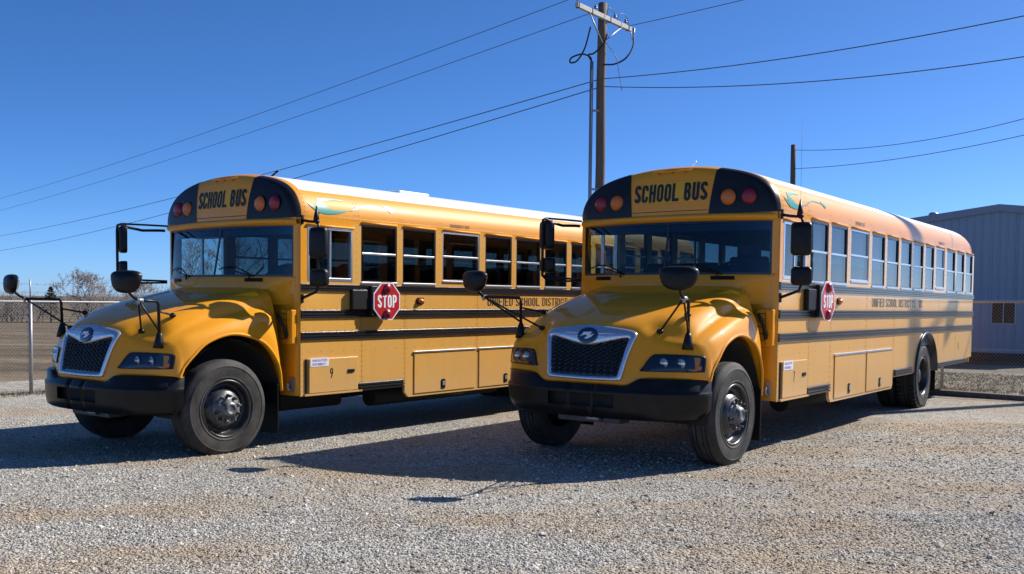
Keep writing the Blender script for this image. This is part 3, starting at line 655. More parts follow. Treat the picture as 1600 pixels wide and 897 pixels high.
    st = [
        (Y0, [-.70, -.70, -.70, -.70, -.70, -.705, -.71, -.715, -.72, -.725, -.725], [1.802, 1.800, 1.794, 1.782, 1.762, 1.712, 1.61, 1.50, 1.34, 1.02, .64]),
        (Y1, [-.56, -.56, -.56, -.56, -.56, -.56, -.565, -.575, -.595, -.63, -.665], [1.780, 1.778, 1.771, 1.758, 1.736, 1.682, 1.585, 1.525, 1.455, 1.22, .93]),
        (Y2, [-.40, -.40, -.40, -.40, -.40, -.40, -.405, -.415, -.43, -.455, -.49], [1.748, 1.746, 1.739, 1.725, 1.702, 1.645, 1.556, 1.520, 1.480, 1.335, 1.155]),
        (Y2, [-.19, -.19, -.19, -.19, -.19, -.19, -.195, -.205, -.22, -.245, -.27], [1.708, 1.706, 1.698, 1.682, 1.656, 1.600, 1.520, 1.490, 1.450, 1.355, 1.255]),
        (Y2, [.08, .08, .08, .08, .08, .08, .075, .065, .05, .025, .0], [1.648, 1.646, 1.637, 1.619, 1.590, 1.534, 1.462, 1.436, 1.402, 1.340, 1.285]),
        (Y2, [.34, .34, .34, .34, .34, .34, .335, .325, .31, .295, .28], [1.578, 1.576, 1.565, 1.542, 1.506, 1.444, 1.380, 1.357, 1.326, 1.265, 1.205]),
        (Y2, [.56, .56, .555, .55, .545, .54, .53, .52, .495, .47, .455], [1.505, 1.502, 1.488, 1.456, 1.408, 1.345, 1.300, 1.284, 1.255, 1.165, 1.07]),
        (Y3, [.745, .742, .73, .705, .685, .668, .648, .625, .588, .565, .55], [1.435, 1.43, 1.405, 1.348, 1.290, 1.258, 1.242, 1.228, 1.185, 1.08, .965]),
        (Y3, [.862, .855, .832, .80, .765, .732, .70, .668, .626, .59, .57], [1.358, 1.352, 1.325, 1.255, 1.215, 1.203, 1.196, 1.184, 1.13, 1.03, .93]),
        (Y3, [.908, .903, .885, .848, .805, .767, .733, .698, .65, .605, .582], [1.25, 1.245, 1.225, 1.165, 1.14, 1.133, 1.127, 1.118, 1.07, .98, .905]),
        (Y3, [.968, .964, .945, .902, .85, .805, .764, .722, .668, .618, .592], [1.03, 1.03, 1.02, 1.01, 1.0, 1.0, 1.0, 1.0, .975, .93, .885]),
        (Y3, [1.008, 1.004, .985, .932, .873, .824, .78, .735, .676, .625, .60], [.845, .845, .84, .905, .905, .905, .905, .905, .90, .885, .872]),
        (Y3, [.99, .986, .968, .922, .862, .813, .77, .727, .67, .62, .60], [.800, .800, .798, .872, .88, .88, .88, .88, .878, .87, .862]),
    ]
    net = np.array([[(x, y, z) for x, y, z in zip(xs, ys, zs)] for ys, xs, zs in st])
    netf = np.concatenate([net[:, ::-1][:, :-1] * np.array([1, -1, 1]), net], axis=1)
    r1 = np.array([poly_smooth(netf[i], 6) for i in range(len(netf))])
    dense = np.array([poly_smooth(r1[:, j], 6) for j in range(r1.shape[1])]).transpose(1, 0, 2)
    rows = [[tuple(p) for p in r] for r in dense]
    # lips: turn the arch edge and fascia bottom inwards
    rows2 = []
    for i, r in enumerate(rows):
        a, b = r[0], r[-1]
        q = lambda p: (p[0] * .985 + .0, p[1] * .958, p[2] + .0)
        rows2.append([(a[0], a[1] * .93, a[2] + .002), (a[0], a[1] * .995, a[2] - .006)] + r + [(b[0], b[1] * .995, b[2] - .006), (b[0], b[1] * .93, b[2] + .002)])
    rows2.append([(p[0] - .06, p[1] * .98, p[2] + .002) for p in rows2[-1]])
    mb = MB(); mb.grid(rows2)
    hood = P_(mb, 'hood', 'hoodyellow')
    bvh = BVHTree.FromPolygons(mb.v, mb.f)
    def fs(y, z, off=0.0):      # point on the fascia, cast from the front
        h = bvh.ray_cast(Vector((3, y, z)), Vector((-1, 0, 0)))
        return (h[0].x + off if h[0] else .9 + off, y, z)
    def ht(x, y, off=0.0):
        h = bvh.ray_cast(Vector((x, y, 4)), Vector((0, 0, -1))); return (x, y, (h[0].z if h[0] else 1.3) + off)
    # arch flare: a rolled lip around each wheel opening
    for s in (1, -1):
        lip = [net[i][-1] for i in range(0, 13)]; L_ = poly_smooth(lip, 6)
        mb = MB(); mb.tube([(p[0], s * (p[1] - .006), p[2] + .002) for p in L_], .018, 8); P_(mb, 'arch_flare', 'hoodyellow', hood)
        mb = MB(); mb.tube([ht(-.45, s * .98, .02), ht(-.52, s * 1.0, .03), (-.70, s * 1.10, 1.50), (-.74, s * 1.13, 1.40)], .012, 6); mb = MB()
        mb.tube([(-.695, s * 1.085, 1.50), (-.72, s * 1.105, 1.44), (-.755, s * 1.125, 1.36), (-.775, s * 1.14, 1.27), (-.78, s * 1.14, 1.23)], [.014, .024, .014, .024, .018], 8); P_(mb, 'hood_latch', 'plastic', hood)
    # wheel wells
    for s in (1, -1):
        mb = MB(); rows = []
        for a in [R(-5 + 190 * k / 20) for k in range(21)]:
            c, q = math.cos(a), math.sin(a); rr = .74 - .07 * abs(c)
            rows.append([(-.05 + rr * c, s * 1.12, .50 + rr * q), (-.05 + rr * .98 * c, s * .62, .50 + rr * .98 * q)])
        mb.grid(rows); mb.add([r[1] for r in rows], [tuple(range(len(rows)))]); P_(mb, 'wheel_well', 'under')
    # ---- grille
    def zone(poly, off, rows_=5):     # flat polygon laid on the fascia as a fan of strips
        return [fs(y, z, off) for y, z in poly]
    outer = [(0, 1.375), (.20, 1.362), (.40, 1.338), (.478, 1.318), (.505, 1.285), (.500, 1.24), (.475, 1.15), (.448, 1.03), (.428, .92), (.418, .868), (.395, .850), (.30, .845), (.15, .842), (0, .840)]
    inner = [(0, 1.178), (.13, 1.196), (.27, 1.228), (.395, 1.255), (.440, 1.250), (.437, 1.215), (.420, 1.14), (.400, 1.03), (.382, .94), (.374, .905), (.360, .892), (.28, .886), (.14, .884), (0, .882)]
    outer = outer + [(-y, z) for y, z in reversed(outer[1:-1])]; inner = inner + [(-y, z) for y, z in reversed(inner[1:-1])]
    outer = [tuple(p) for p in poly_smooth(outer, 3, True)]; inner = [tuple(p) for p in poly_smooth(inner, 3, True)]
    mb = MB(); rows = []
    for t, off in ((0, .004), (0.0, .020), (.12, .030), (.5, .034), (.88, .028), (1.0, .018), (1.0, -.03)):
        rows.append([fs(o[0] * (1 - t) + i_[0] * t, o[1] * (1 - t) + i_[1] * t, off) for o, i_ in zip(outer, inner)])
    mb.grid(rows, closed=True); gr = P_(mb, 'grille', 'chromeframe')
    mb = MB(); n = len(inner); cpt = [fs(y * .5, 1.03 + (z - 1.03) * .5, .005) for y, z in inner]
    mb.grid([[fs(y, z, .004) for y, z in inner], cpt, [fs(y * .002, 1.03 + (z - 1.03) * .002, .004) for y, z in inner]], closed=True); P_(mb, 'grille_backing', 'lampdark', gr)
    ins = lambda y, z: (z > .888 and z < 1.178 + .172 * abs(y) and abs(y) < .368 + (z - .888) * .195)
    mb = MB()
    for k in range(24):                     # honeycomb mesh of slanting ribs
        for sg in (1, -1):
            y0 = -.9 + k * .075; seg = []
            for t in lin(.885, 1.26, 20):
                y = sg * (y0 + (t - .885) * 1.9)
                if ins(y, t): seg.append(fs(y, t, .012 + .002 * sg))
                else:
                    if len(seg) > 1: mb.tube(seg, .0055, 4, cap=False)
                    seg = []
            if len(seg) > 1: mb.tube(seg, .0055, 4, cap=False)
    for z in lin(.925, 1.215, 7):
        seg = [fs(y, z, .010) for y in lin(-.44, .44, 40) if ins(y, z)]
        # the mesh parts around the centre dip of the frame
        runs = [[]]
        for p in seg:
            if runs[-1] and abs(p[1] - runs[-1][-1][1]) > .05: runs.append([])
            runs[-1].append(p)
        for q in runs:
            if len(q) > 1: mb.tube(q, .006, 4, cap=False)
    o = P_(mb, 'grille_mesh', 'plastic', gr); 
    el = lambda ry, rz, n=28: [(ry * math.cos(2 * math.pi * k / n), 1.272 + rz * math.sin(2 * math.pi * k / n)) for k in range(n)]
    mb = MB(); mb.grid([[fs(y, z, off) for y, z in el(a, b)] for a, b, off in ((.112, .078, .030), (.112, .078, .044), (.104, .070, .047), (.05, .035, .049), (.001, .001, .049))], closed=True); em = P_(mb, 'emblem', 'emblem', gr)
    bird = [(-.085, -.012), (-.055, .010), (-.045, .032), (.055, .036), (.040, .018), (.030, .004), (.080, .018), (.055, -.012), (.010, -.034), (-.030, -.030), (.004, -.008), (-.01, .008), (-.045, .0)]
    mb = MB(); mb.add([fs(y, 1.272 + z, .051) for y, z in bird], [tuple(range(len(bird)))]); P_(mb, 'bird_mark', 'birdwhite', em)
    for sg in (1, -1):
        mb = MB()
        for (a, b, z0, z1) in ((.12, .32, 1.292, 1.298), (.115, .25, 1.262, 1.256)):
            mb.add([fs(sg * a, z0 - .004, .0365), fs(sg * (a + b) / 2, (z0 + z1) / 2 - .003, .0375), fs(sg * b, z1, .0375), fs(sg * (a + b) / 2, (z0 + z1) / 2 + .003, .0375), fs(sg * a, z0 + .004, .0365)], [(0, 1, 2, 3, 4)])
        P_(mb, 'wing_line', 'signwhite', gr)
    # ---- headlights
    for s in (1, -1):
        pl = [(.588, .948), (.605, .985), (.640, 1.055), (.675, 1.100), (.72, 1.112), (.90, 1.112), (1.06, 1.106), (1.105, 1.098), (1.118, 1.075), (1.120, 1.0), (1.118, .962), (1.105, .950), (.95, .948), (.75, .947)]
        pl = [tuple(p) for p in poly_smooth(pl, 2, True)]
        cy_, cz_ = .87, 1.03
        mb = MB(); rows = []
        for k, off in ((1.0, .002), (.995, .013), (.93, .015), (.90, .005)): rows.append([fs(s * (cy_ + (y - cy_) * k), cz_ + (z - cz_) * k, off) for y, z in pl])
        mb.grid(rows, closed=True); hl = P_(mb, 'headlight', 'plastic')
        mb = MB(); mb.grid([[fs(s * (cy_ + (y - cy_) * k), cz_ + (z - cz_) * k, .004) for y, z in pl] for k in (.92, .6, .3, .01)], closed=True); P_(mb, 'lamp_housing', 'lampdark', hl)
        mb = MB(); mb.grid([[fs(s * (cy_ + (y - cy_) * k), cz_ + (z - cz_) * k, off) for y, z in pl] for k, off in ((.93, .010), (.6, .017), (.3, .018), (.01, .018))], closed=True); P_(mb, 'lens', 'lampglass', hl)
        for yy in (.78, .93):
            p = fs(s * yy, 1.03, .004); mb = MB(); mb.lathe([(.050, .000), (.046, .003), (.030, .003), (.001, .003)], 'x', p, 20); P_(mb, 'reflector', 'reflector', hl)
            mb = MB(); mb.box((p[0] + .005, p[1] - .045, p[2] - .010), (p[0] + .009, p[1] + .045, p[2] + .008)); P_(mb, 'lamp_bar', 'alu', hl)
        mb = MB(); mb.grid([[fs(s * y, z, .009) for y in (1.050, 1.075, 1.098)] for z in (.970, .985, 1.005)]); P_(mb, 'turn_signal', 'amberlens', hl)
    # ---- bumper
    path = [(0, 1.075), (.2, 1.07), (.40, 1.055), (.60, 1.02), (.78, .965), (.92, .895), (1.02, .82), (1.09, .73), (1.135, .63), (1.145, .55)]
    path = poly_smooth([(-y, x) for y, x in reversed(path[1:])] + path, 5)
    ys = sorted(set([float(p[0]) for p in path] + [-.37, -.15, -.12, .12, .15, .37]))
    # keep the end returns: arc-length order with inserted opening edges
    pp = [(float(a), float(b)) for a, b in path]
    for yv in (-.37, -.15, -.12, .12, .15, .37):
        xv = float(np.interp(yv, [p[0] for p in pp], [p[1] for p in pp])); pp.append((yv, xv))
    pp.sort(key=lambda p: p[0])
    def bsec(y, x, d, z):
        n = Vector((1, 0)) if abs(y) < .3 else Vector((1, .9 * y)).normalized()
        return (x + d * n.x, y + d * n.y, z)
    tp = lambda y: .055 * sstep(.80, 1.12, abs(y))
    top = lambda y: .805 + .075 * sstep(.46, .64, abs(y))
    sec = lambda y: [(-.14, top(y) - .002), (-.035, top(y)), (-.018, top(y) - .012), (-.014, .772), (.004, .752), (.010, .735), (.006, .715)]
    sec2 = lambda y: [(.004 - tp(y) * .3, .590), (.0 - tp(y) * .5, .560), (-.012 - tp(y), .505), (-.04 - tp(y), .482), (-.12 - tp(y), .478)]
    mb = MB(); mb.grid([[bsec(y, x, d, z) for d, z in sec(y)] for y, x in pp]); mb.grid([[bsec(y, x, d, z) for d, z in sec2(y)] for y, x in pp])
    for i in range(len(pp) - 1):
        yc = (pp[i][0] + pp[i + 1][0]) / 2
        if -.37 < yc < -.15 or -.12 < yc < .12 or .15 < yc < .37: continue
        mb.grid([[bsec(*pp[i], .006, .715), bsec(*pp[i], .004 - tp(pp[i][0]) * .3, .590)], [bsec(*pp[i + 1], .006, .715), bsec(*pp[i + 1], .004 - tp(pp[i + 1][0]) * .3, .590)]])
    bu = P_(mb, 'bumper', 'bumper')
    mb = MB(); mb.box((.98, -.42, .57), (.90, .42, .73)); P_(mb, 'intake_backing', 'under', bu)
    mb = MB(); mb.box((.93, -.10, .475), (.86, .16, .44)); mb.box((.90, -.35, .42), (.70, .35, .50)); P_(mb, 'tow_beam', 'darkmetal', bu)
    mb = MB(); mb.add([(.932, .0, .448), (.932, .13, .448), (.932, .13, .474), (.932, .0, .474)], [(0, 1, 2, 3)]); P_(mb, 'tow_plate', 'galv', bu)
    # ---- wheels
    def tyre(y, s, rear=False):
        w_ = .275; mb = MB(); tr = .518; pr = [(.292, -.03), (.305, -.004), (.322, .002), (.326, .007), (.334, .007), (.338, .003), (.40, .008), (.440, .007), (.444, .010), (.450, .010), (.454, .005), (.480, -.004), (.503, -.022), (.514, -.034)]
        gw = [-.056, -.070, -.100, -.114, -.161, -.175, -.205, -.219]
        for i in range(0, 8, 2): pr += [(tr, gw[i]), (tr - .016, gw[i] - .001), (tr - .016, gw[i + 1] + .001), (tr, gw[i + 1])]
        pr += [(.514, -.241), (.503, -.253), (.445, -.281), (.34, -.279), (.292, -.245)]
        mb.lathe([(r, s * (y + h)) for r, h in pr], 'y', n=72); return mb
    def lugs(mb, y, s):
        for k in range(44):
            a = 2 * math.pi * k / 44
            for (h0, h1, da) in ((-.006, -.08, 0), (-.195, -.27, .07)):
                c = Vector((math.cos(a + da), 0, math.sin(a + da))); t_ = Vector((-c.z, 0, c.x))
                mb.obox(c * .515 + Vector((0, s * (y + (h0 + h1) / 2), 0)), c * .016, t_ * .024, Vector((0, abs(h1 - h0) / 2, 0)))
        return mb
    for s in (1, -1):
        # front wheel
        wh = empty('wheel', (0, 0, .505)); wh.parent = root
        P_(tyre(1.165, s), 'tyre', 'rubber', wh, fixn=True, auto=35)
        mb = MB(); mb.lathe([(r, s * (1.165 + h)) for r, h in ((.308, -.006), (.300, .004), (.288, .000), (.282, -.02), (.272, -.05), (.262, -.075), (.245, -.082), (.225, -.07), (.19, -.03), (.17, -.012), (.16, -.010), (.001, -.010))], 'y', n=48); rim = P_(mb, 'rim', 'rim', wh)
        for k in range(8):
            a = 2 * math.pi * (k + .5) / 8; c = Vector((math.cos(a) * .218, s * (1.165 - .062), math.sin(a) * .218))
            mb = MB(); nrm = Vector((math.cos(a) * -.75, s * .66, math.sin(a) * -.75)).normalized(); nrm = Vector((math.cos(a) * .70, s * .71, math.sin(a) * .70))
            t_ = Vector((-math.sin(a), 0, math.cos(a))); b_ = nrm.cross(t_)
            mb.add([c + nrm * .006 + t_ * .030 * math.cos(q) + b_ * .022 * math.sin(q) for q in [2 * math.pi * i / 12 for i in range(12)]], [tuple(range(12))]); P_(mb, 'hand_hole', 'letter', rim)
        mb = MB(); mb.lathe([(r, s * (1.165 + h)) for r, h in ((.165, -.009), (.155, -.002), (.115, .0), (.105, .012), (.085, .040), (.075, .072), (.055, .082), (.045, .083), (.04, .078), (.001, .078))], 'y', n=28); hb = P_(mb, 'hub', 'hub', wh)
        for k in range(10):
            a = 2 * math.pi * k / 10; c = (math.cos(a) * .138, 0, math.sin(a) * .138)
            mb = MB(); mb.lathe([(.020, s * 1.160), (.019, s * 1.19), (.012, s * 1.196), (.011, s * 1.222), (.001, s * 1.224)], 'y', c, 8, smooth=False); P_(mb, 'wheel_nut', 'hub' if k % 3 else 'nut', hb)
        wh.rotation_euler = (0, R(13 * s), R(-2.0))
        # rear dual
        wh = empty('wheel', (REAR_AX, 0, .505)); wh.parent = root
        P_(lugs(tyre(1.185, s), 1.185, s), 'tyre', 'rubber', wh, fixn=True, auto=35)
        mb = MB(); mb.lathe([(r, s * (1.185 + h)) for r, h in ((.308, -.006), (.300, .004), (.288, 0), (.28, -.03), (.272, -.10), (.262, -.16), (.20, -.165), (.16, -.15), (.13, -.14), (.11, -.06), (.09, -.05), (.001, -.05))], 'y', n=48); rim = P_(mb, 'rim', 'rim', wh)
        for k in range(10):
            a = 2 * math.pi * k / 10
            mb = MB(); mb.lathe([(.018, s * 1.02), (.018, s * 1.06), (.001, s * 1.062)], 'y', (math.cos(a) * .15, 0, math.sin(a) * .15), 8, smooth=False); P_(mb, 'wheel_nut', 'nut', rim)
        w2 = empty('wheel', (REAR_AX, 0, .505)); w2.parent = root
        P_(tyre(.86, s), 'tyre', 'rubber', w2, fixn=True, auto=35)
        # mud flaps
        mb = MB(); mb.box((-.66, s * .86, .17), (-.645, s * 1.155, .72)); P_(mb, 'mud_flap', 'plastic', bevel=.004)
        mb = MB(); mb.box((-8.15, s * .62, .22), (-8.165, s * 1.18, .72)); P_(mb, 'mud_flap', 'plastic', bevel=.004)
    # ---- driver window and passenger door glass
    for s in (1, -1):
        mb = MB(); a, b, z0, z1, f = -1.02, -1.72, 1.868, 2.485, .03
        for q in (((a, z0), (a - f, z1)), ((b, z0), (b + f, z1)), ((a - f, z1 - f), (b + f, z1)), ((a - f, z0), (b + f, z0 + .04))):
            mb.box((q[0][0], s * (SY + .004), q[0][1]), (q[1][0], s * (SY - .04), q[1][1]))
        dw = P_(mb, 'driver_window' if s > 0 else 'door_window', 'alu', bevel=.003)
        mb = MB(); mb.box((-1.36, s * (SY - .002), z0 + .04), (-1.385, s * (SY - .04), z1 - f)); P_(mb, 'sash_bar', 'alu', dw)
        mb = MB(); mb.box((a - f, s * (SY - .012), z0 + .04), (-1.36, s * (SY - .02), z1 - f)); P_(mb, 'pane', 'winglass' if s > 0 else 'clearglass', dw)
        mb = MB(); mb.box((-1.385, s * (SY - .022), z0 + .04), (b + f, s * (SY - .03), z1 - f)); P_(mb, 'pane', 'winglass' if s > 0 else 'clearglass', dw)
    mb = MB(); mb.box((-1.0, -SY, .60), (-1.83, -SY + .03, .75)); mb.box((-1.0, -SY, .75), (-1.05, -SY + .03, WZ0)); mb.box((-1.40, -SY, .75), (-1.44, -SY + .03, WZ0)); mb.box((-1.79, -SY, .75), (-1.83, -SY + .03, WZ0)); do = P_(mb, 'entry_door', 'black')
    mb = MB(); mb.box((-1.05, -SY + .01, .75), (-1.79, -SY + .018, WZ0)); P_(mb, 'door_glass', 'clearglass', do)
    # ---- side fittings (driver side)
    sm = lambda x0, z0, y=SY: (lambda u, v, d=0: (x0 - u, y + .003 + d, z0 + v))
    for q_ in text_mb('UNIFIED SCHOOL DISTRICT 25~NC', .118, .40, .105, .11, sm(-4.31, 1.588), 2.68, True):
        if q_.v: P_(q_, 'letter', 'sideletter', fixn=False)
    hS = lambda x, z, o=.004: (x, (lambda zz: float(np.interp(zz, [p[1] for p in prof], [p[0] for p in prof])))(z) + o, z)
    rs = lambda x0, z0: (lambda u, v, d=0: hS(x0 - u, z0 + v, .004 + d))
    tag(P_(text_mb('EMERGENCY EXIT', .045, .55, .13, .16, rs(-3.50, 2.620), .40), 'lettering', 'letter', fixn=False), kind='stuff')
    tag(P_(text_mb('EMERGENCY EXIT', .045, .55, .13, .16, rs(-7.95, 2.620), .40), 'lettering', 'letter', fixn=False), kind='stuff')
    mb = MB(); mb.box((-1.03, SY, .595), (-1.80, SY + .022, .985)); bd = P_(mb, 'battery_door', 'side', bevel=.006)
    mb = MB(); mb.box((-.985, SY, .585), (-1.005, SY + .012, .985)); P_(mb, 'door_edge', 'plastic', bd)
    mb = MB(); mb.box((-.965, SY, .567), (-1.86, SY + .030, .590)); P_(mb, 'door_ledge', 'side', bd)
    mb = MB(); mb.box((-1.63, SY + .022, .805), (-1.73, SY + .034, .845)); P_(mb, 'latch', 'plastic', bd, bevel=.004)
    mb = MB(); mb.prism(rrect(.28, .10, .012, 3, (-1.185, .945)), lambda u, v, q: (u, q, v), SY + .0225, SY + .025); no = P_(mb, 'notice', 'notice', bd)
    nm = lambda z0: (lambda u, v, d=0: (-1.075 - u, SY + .026 + d, z0 + v))
    tag(P_(text_mb('MAIN BATTERY', .028, .6, .16, .2, nm(.951), .225), 'notice_lettering', 'noticeink', bd, fixn=False), kind='stuff')
    tag(P_(text_mb('DISCONNECT', .028, .6, .16, .2, nm(.908), .20), 'notice_lettering', 'noticeink', bd, fixn=False), kind='stuff')
    for a, b in ((-2.80, -4.04), (-4.12, -5.32)):
        mb = MB(); mb.box((a, SY, .47), (b, SY + .012, .985)); ld = P_(mb, 'luggage_door', 'side', bevel=.004)
        mb = MB(); mb.box((a + .01, SY + .002, .987), (b - .01, SY + .022, 1.012)); P_(mb, 'hinge', 'alu', ld, bevel=.004)
        xm = (a + b) / 2 + (.06 if a > -3 else -.0)
        mb = MB(); mb.prism(rrect(.075, .125, .015, 3, (xm, .565)), lambda u, v, q: (u, q, v), SY + .012, SY + .020); la = P_(mb, 'latch', 'plastic', ld)
        mb = MB(); mb.box((xm - .022, SY + .020, .545), (xm + .022, SY + .027, .600)); P_(mb, 'latch_lever', 'galv', ld)
    mb = MB(); mb.ball((-2.91, SY + .015, 1.65), .05, 12, 8, (1.15, .75, .62)); mk = P_(mb, 'side_marker', 'amberlens')
    mb = MB(); mb.prism(rrect(.14, .085, .03, 3, (-2.91, 1.65)), lambda u, v, q: (u, q, v), SY, SY + .012); P_(mb, 'marker_base', 'plastic', mk)
    mb = MB(); mb.prism(rrect(.10, .13, .01, 2, (-9.65, .93)), lambda u, v, q: (u, q, v), SY, SY + .006); P_(mb, 'fuel_flap', 'side')
    # stop arm
    mb = MB(); mb.box((-1.66, SY + .012, 1.54), (-1.98, SY + .065, 1.78)); sa = P_(mb, 'stop_arm', 'boxblack', bevel=.012)
    mb = MB(); mb.box((-1.95, SY + .03, 1.46), (-2.08, SY + .09, 1.83)); P_(mb, 'arm_bracket', 'boxblack', sa, bevel=.012)
    oc = lambda r, c=(-2.20, 1.645): [(c[0] + r / math.cos(R(22.5)) * math.cos(R(22.5 + 45 * k)), c[1] + r / math.cos(R(22.5)) * math.sin(R(22.5 + 45 * k))) for k in range(8)]
    mb = MB(); mb.prism(oc(.228), lambda u, v, q: (u, q, v), SY + .092, SY + .104); P_(mb, 'sign_border', 'signwhite', sa)
    mb = MB(); mb.prism(oc(.212), lambda u, v, q: (u, q, v), SY + .104, SY + .1065); P_(mb, 'stop_sign', 'red', sa)
    for q_ in text_mb('STOP', .155, .46, .17, .10, lambda u, v, d=0: (-2.20 + .165 - u, SY + .108 + d, 1.567 + v), .33, True): P_(q_, 'letter', 'signwhite', sa, fixn=False)
    for z in (1.80, 1.49):
        mb = MB(); mb.lathe([(.062, 0), (.060, .012), (.045, .03), (.02, .038), (.001, .039)], 'y', (-2.20, SY + .106, z), 20); P_(mb, 'stop_lamp', 'redlens', sa)
    # green swallow decal on the roof curve
    D = lambda P: [hS(x, z, .004) for x, z in P]
    def strip(A, B, n=14):
        A = poly_smooth(A, 5); B = poly_smooth(B, 5); m_ = MB(); ta = np.linspace(0, 1, len(A)); tb = np.linspace(0, 1, len(B)); rows = []
        for t in np.linspace(0, 1, 4 * n):
            a = [np.interp(t, ta, A[:, k]) for k in (0, 1)]; b = [np.interp(t, tb, B[:, k]) for k in (0, 1)]
            rows.append([hS(a[0] + (b[0] - a[0]) * q, a[1] + (b[1] - a[1]) * q, .005) for q in (0, .25, .5, .75, 1)])
        m_.grid(rows); return m_
    mb = strip([(-1.21, 2.816), (-1.19, 2.76), (-1.165, 2.715), (-1.20, 2.66), (-1.30, 2.638), (-1.43, 2.645), (-1.56, 2.67), (-1.675, 2.706)], [(-1.36, 2.83), (-1.285, 2.79), (-1.28, 2.77), (-1.33, 2.73), (-1.384, 2.70), (-1.48, 2.695), (-1.58, 2.70), (-1.675, 2.708)])
    for k_, (A_, B_) in enumerate((([(-1.30, 2.826), (-1.45, 2.835), (-1.629, 2.817)], [(-1.29, 2.79), (-1.45, 2.812), (-1.629, 2.815)]),
                   ([(-1.04, 2.758), (-1.08, 2.715), (-1.13, 2.68), (-1.213, 2.64)], [(-1.042, 2.76), (-1.10, 2.735), (-1.165, 2.70), (-1.25, 2.66)]),
                   ([(-1.68, 2.702), (-1.78, 2.735), (-1.90, 2.775), (-2.034, 2.797), (-2.17, 2.795), (-2.32, 2.775)], [(-1.68, 2.698), (-1.78, 2.72), (-1.90, 2.760), (-2.034, 2.781), (-2.17, 2.781), (-2.32, 2.767)]),
                   ([(-2.29, 2.812), (-2.37, 2.80), (-2.46, 2.763)], [(-2.33, 2.77), (-2.36, 2.745), (-2.39, 2.728)]))):
        m2 = strip(A_, B_); m2.v = [(a_, b_ + .0006 * (k_ + 1), c_) for a_, b_, c_ in m2.v]; mb.add(m2.v, m2.f, True)
    P_(mb, 'swallow_decal', 'green', fixn=False)
    # rivets
    mb = MB()
    def rivet(x, z, y=SY, s=1):
        b = len(mb.v); r = .0085
        mb.v += [(x + r * math.cos(t), s * y, z + r * math.sin(t)) for t in [2 * math.pi * k / 6 for k in range(6)]] + [(x, s * (y + .004), z)]
        mb.f += [(b + k, b + (k + 1) % 6, b + 6) for k in range(6)]; mb.sm += [True] * 6
    for x in (-.945, -1.853, -1.897, -2.608, -2.655):
        for z in lin(.62, 1.17, 9): rivet(x, z)
        for z in (1.33, 1.38, 1.42, 1.58, 1.65, 1.72): rivet(x, z)
    for x in (-4.06, -4.10, -5.40, -5.44, -6.54, -6.58, -8.06, -8.10, -9.33, -9.37, -10.69):
        for z in lin(1.03, 1.17, 3): rivet(x, z)
        for z in (1.34, 1.41, 1.60, 1.70): rivet(x, z)
    for x in lin(-1.0, -10.6, 80): rivet(x, 1.18); rivet(x, 1.305); rivet(x, 1.435); rivet(x, 1.553); rivet(x, 1.748)
    for x in lin(-1.05, -5.3, 24): rivet(x, 1.065)
    for a, b in zip([-1.72] + [w_[1] for w_ in WIN], [w_[0] for w_ in WIN]):
        xm = (a + b) / 2
        for z in lin(1.90, 2.53, 8): rivet(xm, z)
        for z in (2.60, 2.66): rivet(xm - .03, z, hS(0, z, 0)[1]); rivet(xm + .03, z, hS(0, z, 0)[1])
    for x in (-.99, -1.04, -1.78, -1.83):
        for z in lin(2.60, 2.90, 6): rivet(x, z, hS(0, z, 0)[1])
    for x in lin(-1.08, -1.72, 8): rivet(x, 2.60, hS(0, 2.6, 0)[1])
    o = P_(mb, 'rivets', 'rivet', fixn=False); tag(o, kind='stuff')
    # ---- mirrors
    for s in (1, -1):
        # cross-view mirror on the fender
        cm = empty('cross_mirror', (0, 0, 0)); cm.parent = root
        c = (1.12, s * 1.06, 1.835) if s > 0 else (1.05, s * 1.30, 1.815)
        head_ax = Vector((1, s * .25, .10)).normalized()
        mb = MB(); n = 20
        rr = [(.150, .0), (.150, .030), (.142, .050), (.118, .072), (.07, .088), (.001, .094)]
        side_ = Vector((0, 0, 1)).cross(head_ax).normalized(); upv = head_ax.cross(side_)
        def ovl(k, q):
            t = 2 * math.pi * k / n; cx_, sx_ = math.cos(t), math.sin(t)
            y_ = math.copysign(abs(cx_) ** .68, cx_); z_ = math.copysign(abs(sx_) ** .68, sx_)
            return side_ * (q * 1.16 * y_ * (1 + .16 * z_)) + upv * (q * (.62 * z_ if z_ > 0 else .86 * z_))
        C_ = Vector(c)
        mb.grid([[C_ + ovl(k, q) + head_ax * h for k in range(n)] for q, h in rr], closed=True); P_(mb, 'mirror_shell', 'plastic', cm)
        mb = MB(); mb.grid([[C_ + ovl(k, q) + head_ax * h for k in range(n)] for q, h in ((.150, -.001), (.140, -.014), (.10, -.035), (.05, -.045), (.001, -.048))], closed=True); P_(mb, 'mirror_glass', 'mirrorglass', cm)
        bx_, by_ = .72, s * .965; bz = ht(bx_, by_)[2]
        if s < 0: bx_, by_ = .66, s * 1.0; bz = ht(bx_, by_)[2]
        mb = MB(); mb.tube([(bx_, by_, bz - .02), (bx_ - .005, by_, bz + .05), (bx_ - .01, by_, bz + .11), (bx_ - .01, by_, bz + .14)], [.058, .045, .033, .022], 10); P_(mb, 'mirror_base', 'plastic', cm)
        tp = Vector((bx_, by_, 1.625)); jn = Vector((c[0] - .12, c[1] - s * .01, 1.64))
        mb = MB(); mb.tube([(bx_ - .01, by_, bz + .10), (bx_, by_, 1.60), (bx_ + .02, by_, 1.632), tuple(jn)], .016, 8)
        mb.tube([tuple(jn), (jn.x + .05, jn.y, jn.z + .03), tuple(C_ + head_ax * .085 - Vector((0, 0, .05)))], .016, 8)
        mb.tube([tuple(jn), (bx_ - .01, by_, bz + .15)], .010, 6)
